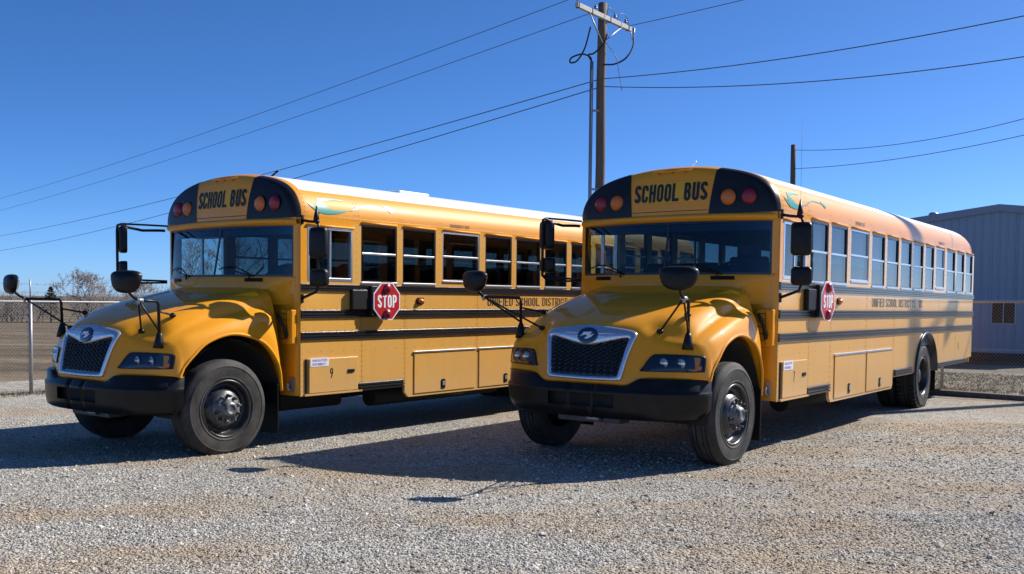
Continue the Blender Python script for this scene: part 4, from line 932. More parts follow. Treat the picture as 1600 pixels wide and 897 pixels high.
        f1 = ht(.73, s * .68, .025); f2 = ht(.47, s * .84, .03)
        mb.tube([tuple(jn), f1], .010, 6); mb.tube([(bx_, by_, 1.53), f2], .010, 6); P_(mb, 'mirror_arm', 'plastic', cm)
        for f in (f1, f2):
            mb = MB(); mb.ball(f, .036, 10, 6, (1, 1, .75)); P_(mb, 'arm_foot', 'plastic', cm)
        mb = MB(); mb.tube([tuple(jn + Vector((-.05, 0, 0))), tuple(jn + Vector((.02, 0, 0)))], .020, 8); mb.tube([tuple(jn), tuple(jn + Vector((0, 0, -.04)))], .014, 6); P_(mb, 'clamp', 'galv', cm)
        # side mirror on the door post
        smr = empty('side_mirror'); smr.parent = root
        if s > 0: tp_ = Vector((-1.02, 1.41, 2.29)); bt = Vector((-1.02, 1.42, 1.90))
        else: tp_ = Vector((-.33, -1.33, 2.37)); bt = Vector((-.31, -1.30, 2.02))
        fwd = Vector((.93, .30, 0)).normalized() if s > 0 else Vector((.90, -.42, 0)).normalized()
        sd_ = Vector((0, 0, 1)).cross(fwd)
        for cc, wv, hv in ((tp_, .125, .175 if s > 0 else .165), (bt, .125, .10 if s > 0 else .085)):
            mb = MB(); prf = rrect(wv * 2 * .86, hv * 2, .045, 4); rows = []
            for k, d in ((.97, -.030), (1.0, -.024), (1.0, .03), (.90, .052), (.6, .062), (.01, .064)): rows.append([cc + sd_ * u * k + Vector((0, 0, 1)) * v * k + fwd * d for u, v in prf])
            mb.grid(rows, closed=True); P_(mb, 'mirror_shell', 'plastic', smr)
            mb = MB(); mb.add([cc + sd_ * u * .96 + Vector((0, 0, 1)) * v * .96 - fwd * .026 for u, v in prf], [tuple(range(len(prf)))]); P_(mb, 'mirror_glass', 'mirrorglass', smr)
        mb = MB()
        if s > 0:
            mb.tube([(-.93, 1.225, 2.545), (-.97, 1.30, 2.53), (-1.0, 1.41, 2.52), (-1.0, 1.43, 2.46), (-.985, 1.43, 1.80), (-.98, 1.41, 1.745), (-.95, 1.30, 1.70), (-.93, 1.225, 1.67)], .016, 8)
            mb.ball((-.99, 1.41, 2.525), .03); mb.box((-.92, SY, 2.50), (-.95, SY + .02, 2.60)); mb.box((-.92, SY, 1.62), (-.95, SY + .02, 1.72))
            mb.tube([(-.99, 1.40, 2.53), (-.99, 1.40, 2.58), (-.995, 1.40, 2.70)], [.035, .03, .006], 8)
        else:
            mb.tube([(-.82, -1.20, 2.50), (-.75, -1.22, 2.50), (-.55, -1.27, 2.49), (-.38, -1.32, 2.52), (-.30, -1.34, 2.555), (-.26, -1.345, 2.54), (-.25, -1.345, 2.48), (-.25, -1.34, 1.90), (-.30, -1.32, 1.86)], .017, 8)
            mb.tube([(-.86, -1.20, 2.56), (-.60, -1.25, 2.56), (-.30, -1.34, 2.56)], .012, 6)
            mb.tube([(-.26, -1.34, 1.90), (-.55, -1.26, 1.875), (-.84, -1.19, 1.87)], .012, 6); mb.tube([(-.26, -1.34, 1.89), (-.50, -1.25, 1.84), (-.84, -1.19, 1.85)], .012, 6)
        P_(mb, 'mirror_arm', 'plastic', smr)
    # roof kit
    mb = MB(); mb.box((-3.5, -.30, 3.12), (-4.12, .30, 3.168)); P_(mb, 'roof_hatch', 'white', bevel=.02)
    mb = MB(); mb.box((-8.2, -.30, 3.12), (-8.85, .30, 3.168)); P_(mb, 'roof_hatch', 'white', bevel=.02)
    return root
def copy_tree(o, parent=None):
    c = o.copy(); COL.objects.link(c); c.parent = parent
    for ch in list(o.children): copy_tree(ch, c)
    return c
bus9 = build_bus()
bus7 = copy_tree(bus9)
for b_, (x, y, z, yaw, bp), num in ((bus9, BUS_A, '9'), (bus7, BUS_B, '7')):
    b_.location = (x, y, z); b_.rotation_euler = (0, -bp, R(yaw))
    door = [c for c in b_.children if c.name.startswith('battery_door')][0]
    text_mb(num, .115, .42, .13, .1, lambda u, v, d=0: (-1.345 - u, SY + .0235 + d, .755 + v)).build('number', M['letter'], door, fixn=False)
tag(bus9, 'yellow school bus marked 9, parked on the left beside the chain-link fence', 'school bus', 'parked school buses')
tag(bus7, 'yellow school bus marked 7, nearer one on the right with blue reflections in its windows', 'school bus', 'parked school buses')
# number 7 on the bumper corner of the right bus
bu = [c for c in bus7.children if c.name.startswith('bumper')][0]
text_mb('7', .10, .5, .12, .1, lambda u, v, d=0: (.80 + u * .9, -1.062 + u * .65 - .012, .775 + v)).build('number', M['signwhite'], bu, fixn=False)
# whips on the roofs
MB().tube([(-1.25, .30, 3.11), (-1.28, .42, 3.19)], .014, 6).build('antenna', M['plastic'], bus9)
MB().tube([(-1.25, -.02, 3.12), (-1.22, .10, 3.22)], .007, 6).build('antenna', M['signwhite'], bus7)
for b_ in (bus7,):
    MB().tube([(-.995, 1.40, 2.68), (-.99, 1.40, 3.55)], .0014, 4).build('whip_antenna', M['plastic'], b_)

# ------------------------------------------------------------------ chain-link fences
def fence(p0, d, ks, posts, hgt, label, barbed, mid=None):
    root = empty('chain_link_fence', (p0[0], p0[1], H(p0[0], p0[1]))); d = Vector((d[0], d[1], 0)).normalized()
    pt = lambda k, z: (d.x * k, d.y * k, z + H(p0[0] + d.x * k, p0[1] + d.y * k) - H(*p0))
    for k in posts:
        mb = MB(); mb.tube([pt(k, -.05), pt(k, hgt + .03)], .031, 10); mb.ball(pt(k, hgt + .04), .038, 8, 5); po = mb.build('post', M['galv'], root)
        if barbed:
            n = Vector((-d.y, d.x, 0)); mb = MB(); a = Vector(pt(k, hgt + .03)); mb.tube([a, a + Vector((0, 0, .36))], .012, 6); mb.build('barb_arm', M['galv'], po)
    mb = MB(); mb.tube([pt(k, hgt) for k in lin(ks[0], ks[1], 10)], .021, 8); mb.build('top_rail', M['galv'], root)
    for z in barbed:
        mb = MB(); P = [pt(k, hgt + z - .012 * abs(math.sin(k * 1.05))) for k in lin(ks[0], ks[1], 40)]; mb.tube(P, .0035, 4)
        k = ks[0]
        while k < ks[1]:
            a = Vector(pt(k, hgt + z - .012 * abs(math.sin(k * 1.05)))); mb.tube([a + Vector((.02, .01, .025)), a - Vector((.02, .01, .025))], .003, 3); k += .14
        mb.build('barbed_wire', M['galv'], root)
    if mid:
        mb = MB(); mb.tube([pt(k, mid) for k in lin(ks[0], ks[1], 10)], .004, 4); mb.build('tension_wire', M['galv'], root)
    mb = MB(); stp = .062; k = ks[0] - hgt
    nrm = Vector((-d.y, d.x, 0))
    def wire(a, b, off):
        a = Vector(a) + nrm * off; b = Vector(b) + nrm * off; r = .0021
        mb.add([a + d * r, a - d * r, a + nrm * r * 1.2, b + d * r, b - d * r, b + nrm * r * 1.2], [(0, 1, 4, 3), (1, 2, 5, 4), (2, 0, 3, 5)])
    while k < ks[1] + hgt:
        for sg in (1, -1):
            z0, z1 = .03, hgt; k0, k1 = k, k + sg * (z1 - z0) * .95
            # clip to the span
            def clipz(kk): return z0 + (kk - k0) / (k1 - k0) * (z1 - z0)
            ka, kb, za, zb = k0, k1, z0, z1
            lo, hi = ks
            if (ka < lo and kb < lo) or (ka > hi and kb > hi): continue
            if ka < lo: za = clipz(lo); ka = lo
            if ka > hi: za = clipz(hi); ka = hi
            if kb < lo: zb = clipz(lo); kb = lo
            if kb > hi: zb = clipz(hi); kb = hi
            wire(pt(ka, za), pt(kb, zb), .003 * sg)
        k += stp
    o = mb.build('wire_mesh', M['galv'], root, fixn=False); tag(o, kind='stuff')
    return tag(root, label, 'fence')
fence((-8.21, 17.39), -ax, (-4.2, 9.0), [-3.05, 0, 3.05, 6.1, 9.0], 1.62, 'galvanised chain-link fence topped with barbed wire beside the brown field', (.17, .31))
fence((8.57, 19.28), ay, (-5.2, 7.0), [-3.0, 0, 3.0, 6.0], 1.70, 'low chain-link fence behind the right bus in front of the blue building', (), .80)
# low dark strip standing in for a shadow band behind the right bus
mb = MB(); shade_strip = []
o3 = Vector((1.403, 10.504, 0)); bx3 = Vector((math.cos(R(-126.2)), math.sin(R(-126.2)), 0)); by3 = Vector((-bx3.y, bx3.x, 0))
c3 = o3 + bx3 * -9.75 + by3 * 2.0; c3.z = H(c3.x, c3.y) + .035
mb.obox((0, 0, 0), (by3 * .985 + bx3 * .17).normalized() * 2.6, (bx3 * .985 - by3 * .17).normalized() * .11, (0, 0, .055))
t_ = mb.build('shadow_strip', M['shade_strip'], None, bevel=.012); t_.location = c3; tag(t_, 'low dark strip standing in for a shadow on the gravel behind the rear wheel of the right bus', 'shade')

# ------------------------------------------------------------------ blue metal building
def building():
    d = Vector((.794, -.607, 0)); n = Vector((-.607, -.794, 0))           # along the gable wall, outwards
    o = Vector((15.36, 30.67, 0)); zb = -.12
    root = empty('metal_building', (o.x, o.y, zb)); root['label'] = 'blue ribbed metal building with a low gable roof behind the right fence'; root['category'] = 'building'
    s0, s1, sp = -3.3, 3.1, -.10; ze = lambda s: 4.715 - .125 * abs(s - sp)
    P3 = lambda s, z, q=0: (d.x * s + n.x * q, d.y * s + n.y * q, z)
    # ribbed siding sheets, 0.92 m wide each, with the window opening left out
    wx0, wx1, wz0, wz1 = -.255, .450, 1.145, 1.865
    def sheet_(a, b, za, zbf):
        mb = MB(); k = round((b - a) / .23); xs = []
        for i in range(max(1, k)):
            u = a + (b - a) * i / max(1, k); wdt = (b - a) / max(1, k)
            xs += [(u, 0), (u + wdt * .70, 0), (u + wdt * .78, .022), (u + wdt * .92, .022)]
        xs += [(b - .002, 0)]
        mb.grid([[P3(u, za, q) for u, q in xs], [P3(u, zbf(u), q) for u, q in xs]], smooth=False); return mb.build('siding_panel', M['blue'], root)
    s = s0
    edges = [s0]
    while edges[-1] < s1 - .01: edges.append(min(edges[-1] + .92, s1))
    for a, b in zip(edges[:-1], edges[1:]):
        cuts = sorted({a, b} | {x for x in (wx0, wx1) if a < x < b})
        for u, v in zip(cuts[:-1], cuts[1:]):
            if wx0 <= (u + v) / 2 <= wx1: sheet_(u, v, .25, lambda q: wz0); sheet_(u, v, wz1, ze)
            else: sheet_(u, v, .25, ze)
    mb = MB(); mb.add([P3(s0, 0, .03), P3(s1, 0, .03), P3(s1, .262, .03), P3(s0, .262, .03)], [(0, 1, 2, 3)]); mb.build('wall_base', M['base'], root)
    # roof: two slopes running back, eave trim on the gable
    for a, b in ((s0 - .2, sp), (sp, s1 + .2)):
        mb = MB(); q0, q1 = .10, -18
        mb.grid([[P3(a, ze(a) + .10, q0), P3(b, ze(b) + .10, q0)], [P3(a, ze(a) + .10, q1), P3(b, ze(b) + .10, q1)]], smooth=False); mb.build('roof', M['trim'], root)
        mb = MB(); mb.add([P3(a, ze(a) + .11, .105), P3(b, ze(b) + .11, .105), P3(b, ze(b) - .11, .105), P3(a, ze(a) - .11, .105), P3(a, ze(a) + .11, .03), P3(b, ze(b) + .11, .03), P3(b, ze(b) - .11, .03), P3(a, ze(a) - .11, .03)], [(0, 1, 2, 3), (0, 4, 5, 1), (3, 2, 6, 7)]); mb.build('gable_trim', M['trim'], root)
    for s_ in (s0, s1):
        mb = MB(); mb.grid([[P3(s_, 0, 0), P3(s_, ze(s_), 0)], [P3(s_, 0, -18), P3(s_, ze(s_), -18)]], smooth=False); mb.build('side_wall', M['blue'], root)
    mb = MB(); mb.grid([[P3(s0, 0, -.05), P3(s1, 0, -.05)], [P3(s0, 3.5, -.05), P3(s1, 3.5, -.05)]], smooth=False); mb.build('inner_wall', M['base'], root)
    mb = MB(); f = .035
    for q in (((wx0, wz0), (wx1, wz0 + f)), ((wx0, wz1 - f), (wx1, wz1)), ((wx0, wz0 + f), (wx0 + f, wz1 - f)), ((wx1 - f, wz0 + f), (wx1, wz1 - f)), ((.085, wz0 + f), (.11, wz1 - f))):
        (u0, v0), (u1, v1) = q; mb.obox(P3((u0 + u1) / 2, (v0 + v1) / 2, .02), d * (u1 - u0) / 2, n * .028, Vector((0, 0, (v1 - v0) / 2)))
    wn = mb.build('window', M['winframe'], root)
    for u0, u1 in ((wx0 + f, .085), (.11, wx1 - f)):
        mb = MB(); mb.obox(P3((u0 + u1) / 2, (wz0 + wz1) / 2, .006), d * (u1 - u0) / 2, n * .004, Vector((0, 0, (wz1 - wz0) / 2 - f))); mb.build('pane', M['housepane'], wn)
    mb = MB(); mb.ball(P3(-2.1, ze(-2.1) + .16, -.3), .13, 10, 6, (1.2, 1.2, .6)); mb.build('roof_vent', M['galv'], root)
building()

# ------------------------------------------------------------------ utility poles and wires
def pole_(loc, hgt, r0, r1, label, lean=(0, 0)):
    root = empty('utility_pole', (loc[0], loc[1], H(*loc)))
    mb = MB(); n = 9; mb.tube([(lean[0] * z / hgt + .012 * math.sin(z * 1.3), lean[1] * z / hgt, z) for z in lin(-.1, hgt, n)], [r0 + (r1 - r0) * k / n for k in range(n + 1)], 14); mb.build('pole_shaft', M['wood'], root)
    return tag(root, label, 'utility pole', 'utility poles')
zb = H(3.02, 31)
PT = 10.74 - zb
up1 = pole_((3.02, 31), PT, .165, .135, 'tall wooden utility pole with a pale crossarm between the two buses')
adir = Vector((1.905, 2.6, 0)).normalized()
arm = lambda t, dz=0, q=0: Vector((.06, -.16, 10.26 - zb + dz)) + adir * t + Vector((adir.y, -adir.x, 0)) * q + Vector((0, .0, 0))
mb = MB(); c = arm(0); mb.obox(c, adir * 1.62, Vector((adir.y, -adir.x, 0)) * .055, (0, 0, .07)); ca = mb.build('crossarm', M['armwood'], up1, bevel=.008)
for t in (-1.56, -.80, -.10, .28, .95, 1.42):
    mb = MB(); mb.obox(arm(t), adir * .018, Vector((adir.y, -adir.x, 0)) * .062, (0, 0, .085)); mb.build('arm_band', M['galv'] if t in (-.10, .95) else M['plastic'], ca)
for t in (-.95, 1.0):
    mb = MB(); mb.tube([arm(t, -.07, .03), (0, -.15, 9.50 - zb)], .022, 6); mb.build('arm_brace', M['galv'], up1)
for t in (-1.60, -.55, .62, 1.30):
    mb = MB(); p = arm(t, .07); mb.lathe([(.012, 0), (.012, .06), (.05, .07), (.055, .10), (.03, .11), (.045, .13), (.04, .16), (.02, .18), (.001, .185)], 'z', p, 10); mb.build('insulator', M['porcelain'], ca)
mb = MB(); p = arm(1.66); q = p + adir * .14
mb.tube([p + Vector((0, 0, -.05)), q + Vector((0, 0, .05)), q + Vector((.02, 0, .10))], .018, 6); mb.tube([q + Vector((.03, 0, .08)), q + Vector((.0, 0, -.30))], .03, 8); mb.tube([q + Vector((0, 0, -.30)), p + Vector((0, 0, -.25)), p], .012, 6); mb.build('fuse_cutout', M['galv'], ca)
mb = MB(); mb.tube([(-.315, -.12, -.1), (-.315, -.12, 8.94 - zb)], .055, 10); cn = mb.build('conduit', M['galv'], up1)
for z in (7.6, 5.2, 3.0):
    mb = MB(); mb.box((-.36, -.16, z), (-.06, -.10, z + .06)); mb.build('conduit_strap', M['galv'], up1)
def spline_tube(P, r, name, par, m_='cable', n=6):
    mb = MB(); mb.tube([tuple(p) for p in poly_smooth(P, 6)], r, n); return mb.build(name, M[m_], par)
ct = Vector((-.315, -.12, 8.94 - zb))
spline_tube([ct, ct + Vector((-.06, 0, .14)), ct + Vector((-.30, 0, .22)), ct + Vector((-.62, -.05, .10)), ct + Vector((-.66, -.05, -.05)), ct + Vector((-.45, 0, .02)), ct + Vector((-.22, 0, .40)), ct + Vector((-.06, -.1, 1.02))], .026, 'riser_cable', up1)
spline_tube([ct, ct + Vector((-.10, 0, .20)), ct + Vector((.05, -.12, .22)), ct + Vector((.34, -.12, .50)), ct + Vector((.46, -.1, .84))], .026, 'riser_cable', up1)
spline_tube([ct + Vector((.35, -.05, -.10)), ct + Vector((.70, -.05, -.08)), ct + Vector((1.05, 0, .12)), ct + Vector((1.28, .2, .52)), ct + Vector((1.30, .3, .90))], .026, 'riser_cable', up1)
spline_tube([arm(.1, .08), arm(.25, .35), arm(.55, .30), arm(.62, .22)], .012, 'jumper_wire', up1); spline_tube([arm(.75, .10), arm(1.0, .35), arm(1.35, .33), arm(1.5, .05)], .012, 'jumper_wire', up1)
spline_tube([(.10, -.2, 9.5 - zb), (.40, -.3, 9.05 - zb), (.52, -.4, 8.4 - zb), (.58, -.5, 8.0 - zb)], .010, 'jumper_wire', up1)
up2 = pole_((13.05, 45), 8.95, .14, .115, 'plain dark wooden utility pole standing behind the right bus')
def ray_pt(u, v, Y):
    U = (u - 782) ; V = (v - 538.5); cr, sr = math.cos(rol), math.sin(rol); px = cr * U + sr * V; py = -sr * U + cr * V
    r = Vector((px, math.cos(pit) * 1556.4 + math.sin(pit) * py, math.sin(pit) * 1556.4 - math.cos(pit) * py)); return Vector((0, 0, CAM_H)) + r * (Y / r.y)
def wire_(a, b, sag, label, ext=0.3, r=.011):
    a, b = Vector(a), Vector(b); P = []
    for i in range(41):
        t = i / 40 * (1 + ext); p = a.lerp(b, t); p.z -= sag * 4 * (t / (1 + ext)) * (1 - t / (1 + ext)) - 0; P.append(p - a)
    mb = MB(); mb.tube(P, r, 5); o = mb.build('power_line', M['wire'], None); o.location = a
    return tag(o, label, 'power line', 'overhead power lines')
P1 = Vector((3.02, 31, zb))
topw = ['upper left power line from the crossarm end', 'second power line leaving the crossarm to the left', 'lower left cable from the middle of the tall pole', 'lowest left cable from the middle of the tall pole']
wire_(P1 + arm(-1.60, .24), ray_pt(0, 303, 86), .55, 'highest power line falling to the left from the crossarm end')
wire_(P1 + arm(-.45, .10), ray_pt(0, 322, 90), .55, 'second highest power line falling to the left from the crossarm')
wire_((3.02, 30.86, 8.42), ray_pt(0, 360, 98), .75, 'upper of the two lower cables running left from the tall pole shaft', r=.016)
wire_((3.02, 30.86, 8.18), ray_pt(0, 382, 104), .9, 'lowest cable running left from the tall pole shaft behind the left bus', r=.016)
wire_(P1 + arm(1.55, .1), ray_pt(1150, 0, 29.3), .05, 'short power line rising right from the crossarm end out of the picture', 1.5)
wire_((3.10, 30.86, 8.42), ray_pt(1600, 10, 22.7), .30, 'upper cable running right from the tall pole shaft', r=.014)
wire_((3.10, 30.86, 8.18), ray_pt(1600, 68, 24.6), .45, 'lower cable running right from the tall pole shaft', r=.014)
wire_((13.08, 44.9, 8.45), ray_pt(1600, 168, 35), .55, 'upper wire sagging right from the dark pole behind the right bus', r=.013)
wire_((13.08, 44.9, 7.62), ray_pt(1600, 200, 35), .35, 'lower wire sagging right from the dark pole behind the right bus', r=.013)
# yard light pole just right of the picture: its shadow falls across the right bus
sh = Vector((SUN_DIR.x, SUN_DIR.y)).normalized(); tanE = math.tan(SUN_EL)
bp0 = o3 + bx3 * -6.57 + by3 * 1.22; K = 12.0
lp = Vector((bp0.x + sh.x * K, bp0.y + sh.y * K, 0)); lz = H(lp.x, lp.y)
yl = empty('yard_light_pole', (lp.x, lp.y, lz)); tag(yl, 'wooden yard light pole standing right of the picture, seen only by its shadow', 'light pole')
mb = MB(); mb.tube([(0, 0, -.1), (0, 0, 6), (0, 0, 13.0)], [.21, .18, .155], 12); mb.build('pole_shaft', M['wood'], yl)
hd = o3 + bx3 * -9.06 + by3 * 1.22; hd = Vector((hd.x + sh.x * K - lp.x, hd.y + sh.y * K - lp.y, 1.60 + K * tanE - lz))
mb = MB(); mb.tube([(0, 0, hd.z - .75), (hd.x * .5, hd.y * .5, hd.z - .32), (hd.x, hd.y, hd.z)], .05, 8); mb.build('light_arm', M['galv'], yl)
mb = MB(); mb.lathe([(.001, .26), (.14, .25), (.18, .17), (.19, 0), (.24, -.06), (.26, -.24), (.001, -.25)], 'z', tuple(hd), 14); mb.build('lamp_head', M['galv'], yl)

# ------------------------------------------------------------------ bare winter trees
def bare_tree(loc, hgt, spread, seed, label, name='bare_tree', trunk=True, depth=6, twig=1.0, z=None, tl=.30):
    rnd = random.Random(seed); tr = MB(); tw = MB()
    def grow(p, d, ln, r, lv):
        segs = 3; pts = [p]; q = p.copy(); dd = d.copy()
        for i in range(segs):
            dd = (dd + Vector((rnd.gauss(0, .12), rnd.gauss(0, .12), rnd.gauss(.04, .06)))).normalized(); q = q + dd * ln / segs; pts.append(q.copy())
        e = r * .62
        (tr if lv < 3 else tw).tube(pts, [r + (e - r) * i / segs for i in range(segs + 1)], 6 if lv < 2 else 4 if lv < 4 else 3, cap=False)
        if lv >= depth: return
        nb = 3 if lv < 2 else rnd.choice((2, 3, 3)); 
        for b in range(nb):
            t = rnd.uniform(.45, 1.0) if b else 1.0
            k = min(segs - 1, int(t * segs)); base = pts[k].lerp(pts[k + 1], t * segs - k) if t < 1 else pts[-1]
            a = rnd.uniform(.25, .75) * spread; ph = rnd.uniform(0, 2 * math.pi); u = dd.orthogonal().normalized(); v = dd.cross(u)
            nd = (dd * math.cos(a) + (u * math.cos(ph) + v * math.sin(ph)) * math.sin(a)).normalized(); nd.z += .12; nd.normalize()
            grow(base, nd, ln * rnd.uniform(.62, .84), max(e * rnd.uniform(.6, .85), .006 * twig), lv + 1)
    zz = H(loc[0], loc[1]) if z is None else z
    root = empty(name, (loc[0], loc[1], zz - .1))
    if trunk: grow(Vector((0, 0, 0)), Vector((rnd.gauss(0, .05), rnd.gauss(0, .05), 1)).normalized(), hgt * tl, hgt * .020, 0)
    else:
        for k in range(9): grow(Vector((rnd.uniform(-1.2, 1.2), rnd.uniform(-.6, .6), 0)), Vector((rnd.gauss(0, .35), rnd.gauss(0, .35), 1)).normalized(), hgt * .34, hgt * .016, 2)
    tr_ = tr.build('trunk', M['bark'], root, fixn=False) if tr.v else None
    tw.build('crown', M['twig'], root, fixn=False)
    return tag(root, label, 'tree' if trunk else 'bush', 'bare trees along the field')
bare_tree((-43.0, 104), 10.6, 1.35, 3, 'broad bare tree standing above the hedge left of the left bus', depth=7, twig=3.0, tl=.18)
bare_tree((-39.2, 108), 8.6, 1.3, 11, 'smaller bare tree just right of the broad one, beside the left bus mirror', depth=7, twig=3.0, tl=.18)
bare_tree((-17.2, 62), 12.6, 1.15, 24, 'tall bare tree whose twigs show above the roof of the left bus', depth=7, twig=2.2, tl=.22)
bare_tree((-21.5, 66), 9.0, 1.2, 22, 'bare tree behind the left bus, seen through its windshield', depth=7, twig=2.2, tl=.22)
hn = ['at the left edge of the picture', 'second from the left edge', 'third from the left edge', 'below the two small mirrors', 'left of the fence post', 'right of the fence post', 'under the broad bare tree', 'beside the evergreen', 'right of the broad bare tree', 'next to the left bus hood', 'partly behind the left bus hood', 'behind the left bus mirror arm']
for i in range(12):
    x = -53.5 + i * 2.05 + random.uniform(-.5, .5); y = 103 + random.uniform(-3, 6)
    bare_tree((x, y), random.uniform(3.2, 5.0), 1.3, 40 + i, 'low bare hedgerow bush ' + hn[i], 'bare_bush', False, 6, 2.2)
def evergreen(loc, hgt, rad, seed, label):
    rnd = random.Random(seed); root = empty('evergreen_tree', (loc[0], loc[1], H(*loc))); mb = MB()
    mb.tube([(0, 0, -.1), (0, 0, hgt * .9)], [.12, .02], 6); mb.build('trunk', M['bark'], root)
    mb = MB()
    for k in range(900):
        t = rnd.random() ** .8; z = hgt * (.06 + .94 * t); rr = rad * (1 - t) ** .8 * math.sqrt(rnd.random()) * rnd.uniform(.75, 1.15); a = rnd.uniform(0, 6.283)
        p = Vector((rr * math.cos(a), rr * math.sin(a), z)); d = Vector((math.cos(a), math.sin(a), rnd.uniform(-.3, .5))).normalized(); s = rnd.uniform(.10, .24); u = d.cross(Vector((0, 0, 1))).normalized() * s * .4
        mb.add([p - u, p + d * s, p + u, p + Vector((0, 0, s * .4))], [(0, 1, 3), (1, 2, 3)])
    mb.build('crown', M['ever'], root, fixn=False); return tag(root, label, 'tree', 'evergreens along the field')
evergreen((-45.6, 101), 3.6, 1.3, 5, 'dark conical evergreen in the hedgerow behind the left fence')
evergreen((-52.5, 107), 2.6, 1.7, 6, 'low dark evergreen at the far left edge of the hedgerow')
evergreen((-40.4, 106), 2.3, 1.9, 8, 'low rounded evergreen under the broad bare tree')

# ------------------------------------------------------------------ loose gravel: real stones where the lot is close to the camera
def stones(name, region, dens, smin, smax, seed):
    mb = MB(); (x0, x1), (y0, y1) = region; n = 14
    mb.grid([[(x0 + (x1 - x0) * i / n * 1.0, y, H(x0 + (x1 - x0) * i / n, y) + .001) for i in range(n + 1)] for y in lin(y0, y1, n)])
    o = mb.build(name, M['stone'], None, fixn=False)
    ng = bpy.data.node_groups.new(name, 'GeometryNodeTree'); ng.interface.new_socket('Geometry', in_out='INPUT', socket_type='NodeSocketGeometry'); ng.interface.new_socket('Geometry', in_out='OUTPUT', socket_type='NodeSocketGeometry')
    N = ng.nodes; L = ng.links; gi = N.new('NodeGroupInput'); go = N.new('NodeGroupOutput')
    dp = N.new('GeometryNodeDistributePointsOnFaces'); dp.distribute_method = 'RANDOM'; dp.inputs['Density'].default_value = dens; dp.inputs['Seed'].default_value = seed
    ico = N.new('GeometryNodeMeshIcoSphere'); ico.inputs['Radius'].default_value = 1.0; ico.inputs['Subdivisions'].default_value = 1
    sp = N.new('GeometryNodeSetPosition'); nz = N.new('ShaderNodeTexWhiteNoise'); nz.noise_dimensions = '3D'; ps = N.new('GeometryNodeInputPosition')
    L.new(ps.outputs[0], nz.inputs['Vector']); vm = N.new('ShaderNodeVectorMath'); vm.operation = 'MULTIPLY_ADD'; L.new(nz.outputs['Color'], vm.inputs[0]); vm.inputs[1].default_value = (.55, .55, .4); vm.inputs[2].default_value = (-.27, -.27, -.2)
    L.new(ico.outputs[0], sp.inputs[0]); L.new(vm.outputs[0], sp.inputs['Offset'])
    ip = N.new('GeometryNodeInstanceOnPoints'); rv = N.new('FunctionNodeRandomValue'); rv.data_type = 'FLOAT_VECTOR'; rv.inputs[0].default_value = (-.5, -.5, 0); rv.inputs[1].default_value = (.5, .5, 6.28)
    sv = N.new('FunctionNodeRandomValue'); sv.data_type = 'FLOAT_VECTOR'; sv.inputs[0].default_value = (smin, smin, smin * .55); sv.inputs[1].default_value = (smax, smax, smax * .7)
    sv2 = N.new('FunctionNodeRandomValue'); sv2.data_type = 'FLOAT'; sv2.inputs[2].default_value = .5; sv2.inputs[3].default_value = 1.0
    mm = N.new('ShaderNodeVectorMath'); mm.operation = 'SCALE'; L.new(sv.outputs[0], mm.inputs[0]); L.new(sv2.outputs[1], mm.inputs['Scale'])
    p2 = N.new('GeometryNodeInputPosition'); rot = N.new('ShaderNodeVectorRotate'); rot.rotation_type = 'Z_AXIS'; rot.inputs['Angle'].default_value = R(-12); L.new(p2.outputs[0], rot.inputs['Vector'])
    vs_ = N.new('ShaderNodeVectorMath'); vs_.operation = 'MULTIPLY'; vs_.inputs[1].default_value = (.60, 1, 1); L.new(p2.outputs[0], vs_.inputs[0]); L.new(vs_.outputs[0], rot.inputs['Vector'])
    tn = N.new('ShaderNodeTexNoise'); tn.inputs['Scale'].default_value = 0.62; tn.inputs['Detail'].default_value = 6; tn.inputs['Roughness'].default_value = 0.62; L.new(rot.outputs[0], tn.inputs['Vector'])
    mr = N.new('ShaderNodeMapRange'); mr.inputs['From Min'].default_value = .47; mr.inputs['From Max'].default_value = .62; mr.inputs['To Min'].default_value = dens; mr.inputs['To Max'].default_value = dens * .30; L.new(tn.outputs[0], mr.inputs[0]); L.new(mr.outputs[0], dp.inputs['Density'])
    L.new(gi.outputs[0], dp.inputs['Mesh']); L.new(dp.outputs['Points'], ip.inputs['Points']); L.new(sp.outputs[0], ip.inputs['Instance']); L.new(rv.outputs[0], ip.inputs['Rotation']); L.new(mm.outputs[0], ip.inputs['Scale'])
    smt = N.new('GeometryNodeSetMaterial'); smt.inputs['Material'].default_value = M['stone']; L.new(ip.outputs[0], smt.inputs[0]); L.new(smt.outputs[0], go.inputs[0])
    md = o.modifiers.new('scatter', 'NODES'); md.node_group = ng
    return o
def stone_material():
    m_ = bpy.data.materials.new('gravel_stone'); m_.use_nodes = True; N = m_.node_tree.nodes; L = m_.node_tree.links; b = N['Principled BSDF']; b.inputs['Roughness'].default_value = .9; b.inputs['Specular IOR Level'].default_value = .25
    oi = N.new('ShaderNodeObjectInfo'); r = N.new('ShaderNodeValToRGB'); e = r.color_ramp.elements
    for p, c in ((.22, (.285, .265, .225)), (.5, (.43, .405, .355)), (.8, (.575, .545, .485))): q = e.new(p); q.color = (*c, 1)
    e[0].color = (.14, .122, .10, 1); e[-1].color = (.72, .69, .625, 1); L.new(oi.outputs['Random'], r.inputs[0])
    pt = patch_nodes(N, L); x = N.new('ShaderNodeMix'); x.data_type = 'RGBA'; x.blend_type = 'MULTIPLY'; L.new(pt, x.inputs[0]); L.new(r.outputs[0], x.inputs[6]); x.inputs[7].default_value = (.95, .77, .58, 1); L.new(x.outputs[2], b.inputs['Base Color']); return m_
M['stone'] = stone_material()
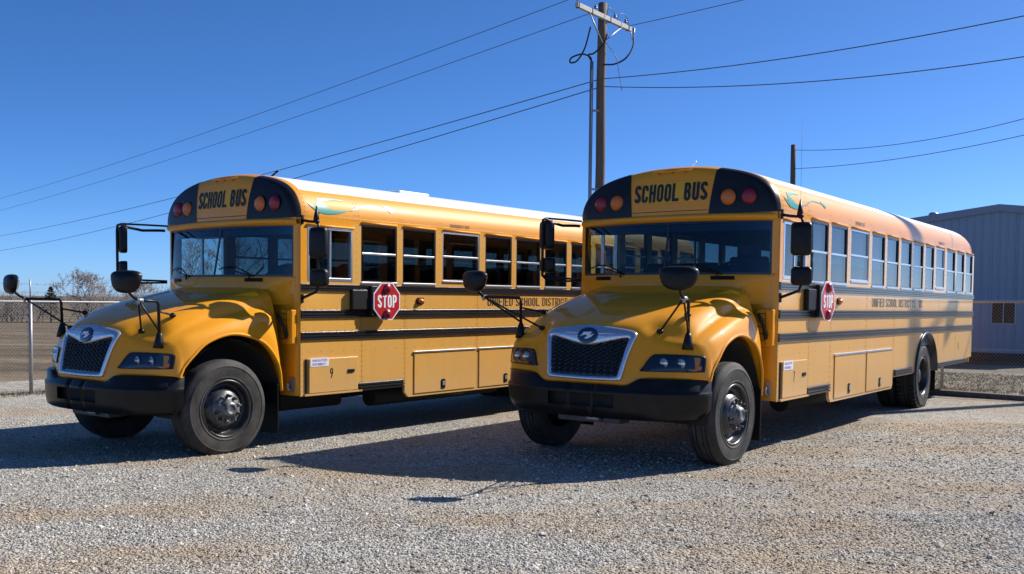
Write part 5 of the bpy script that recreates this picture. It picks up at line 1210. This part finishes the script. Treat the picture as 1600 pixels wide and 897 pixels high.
s1_ = stones('loose_gravel', ((-4.5, 5.0), (3.9, 7.4)), 1900, .007, .0145, 1); tag(s1_, 'loose pale crushed gravel spread over the foreground', 'gravel', kind='stuff')
s2_ = stones('scattered_gravel', ((-8.5, 9.0), (7.4, 13.5)), 600, .008, .016, 2); tag(s2_, 'loose pale crushed gravel around the front wheels of the buses', 'gravel', kind='stuff')
s3_ = stones('coarse_gravel', ((-7.0, 8.0), (4.0, 12.0)), 26, .018, .034, 9); tag(s3_, 'a few larger loose stones scattered over the gravel lot', 'gravel', kind='stuff')

# dry grass tufts along the fences
def tufts(name, p0, d, k0, k1, wid, n, hgt, seed, label):
    rnd = random.Random(seed); mb = MB(); d = Vector((d[0], d[1], 0)).normalized(); nn = Vector((-d.y, d.x, 0))
    for i in range(n):
        k = rnd.uniform(k0, k1); q = rnd.uniform(wid[0], wid[1]); x = p0[0] + d.x * k + nn.x * q; y = p0[1] + d.y * k + nn.y * q; z = H(x, y) - .02
        for j in range(5):
            a = rnd.uniform(0, 6.283); l = hgt * rnd.uniform(.4, 1.15); t = Vector((math.cos(a), math.sin(a), 0)); b0 = Vector((x, y, z)) + t * rnd.uniform(0, .05); w_ = Vector((-t.y, t.x, 0)) * .005
            tip = b0 + t * l * rnd.uniform(.2, .7) + Vector((0, 0, l)); md = (b0 + tip) / 2 + Vector((0, 0, l * .14))
            mb.add([b0 - w_, b0 + w_, md + w_ * .8, tip, md - w_ * .8], [(0, 1, 2, 4), (4, 2, 3)])
    o = mb.build(name, M['drygrass'], None, fixn=False); return tag(o, label, 'grass', kind='stuff')
tufts('dry_grass', (8.57, 19.28), ay, -4.5, 6.0, (-.3, .25), 500, .10, 3, 'dry grass tufts along the foot of the right fence')
tufts('dry_grass', (8.57, 19.28), ay, -4.5, 7.0, (-6.0, -.3) if (Vector((-ay.y, ay.x, 0)).dot(Vector((.6, .8, 0))) < 0) else (.3, 6.0), 4500, .05, 4, 'dry grass verge between the right fence and the blue building')
tufts('dry_grass', (-8.21, 17.39), -ax, -4.0, 6.0, (-.3, .3), 500, .10, 5, 'dry grass tufts along the foot of the left fence')
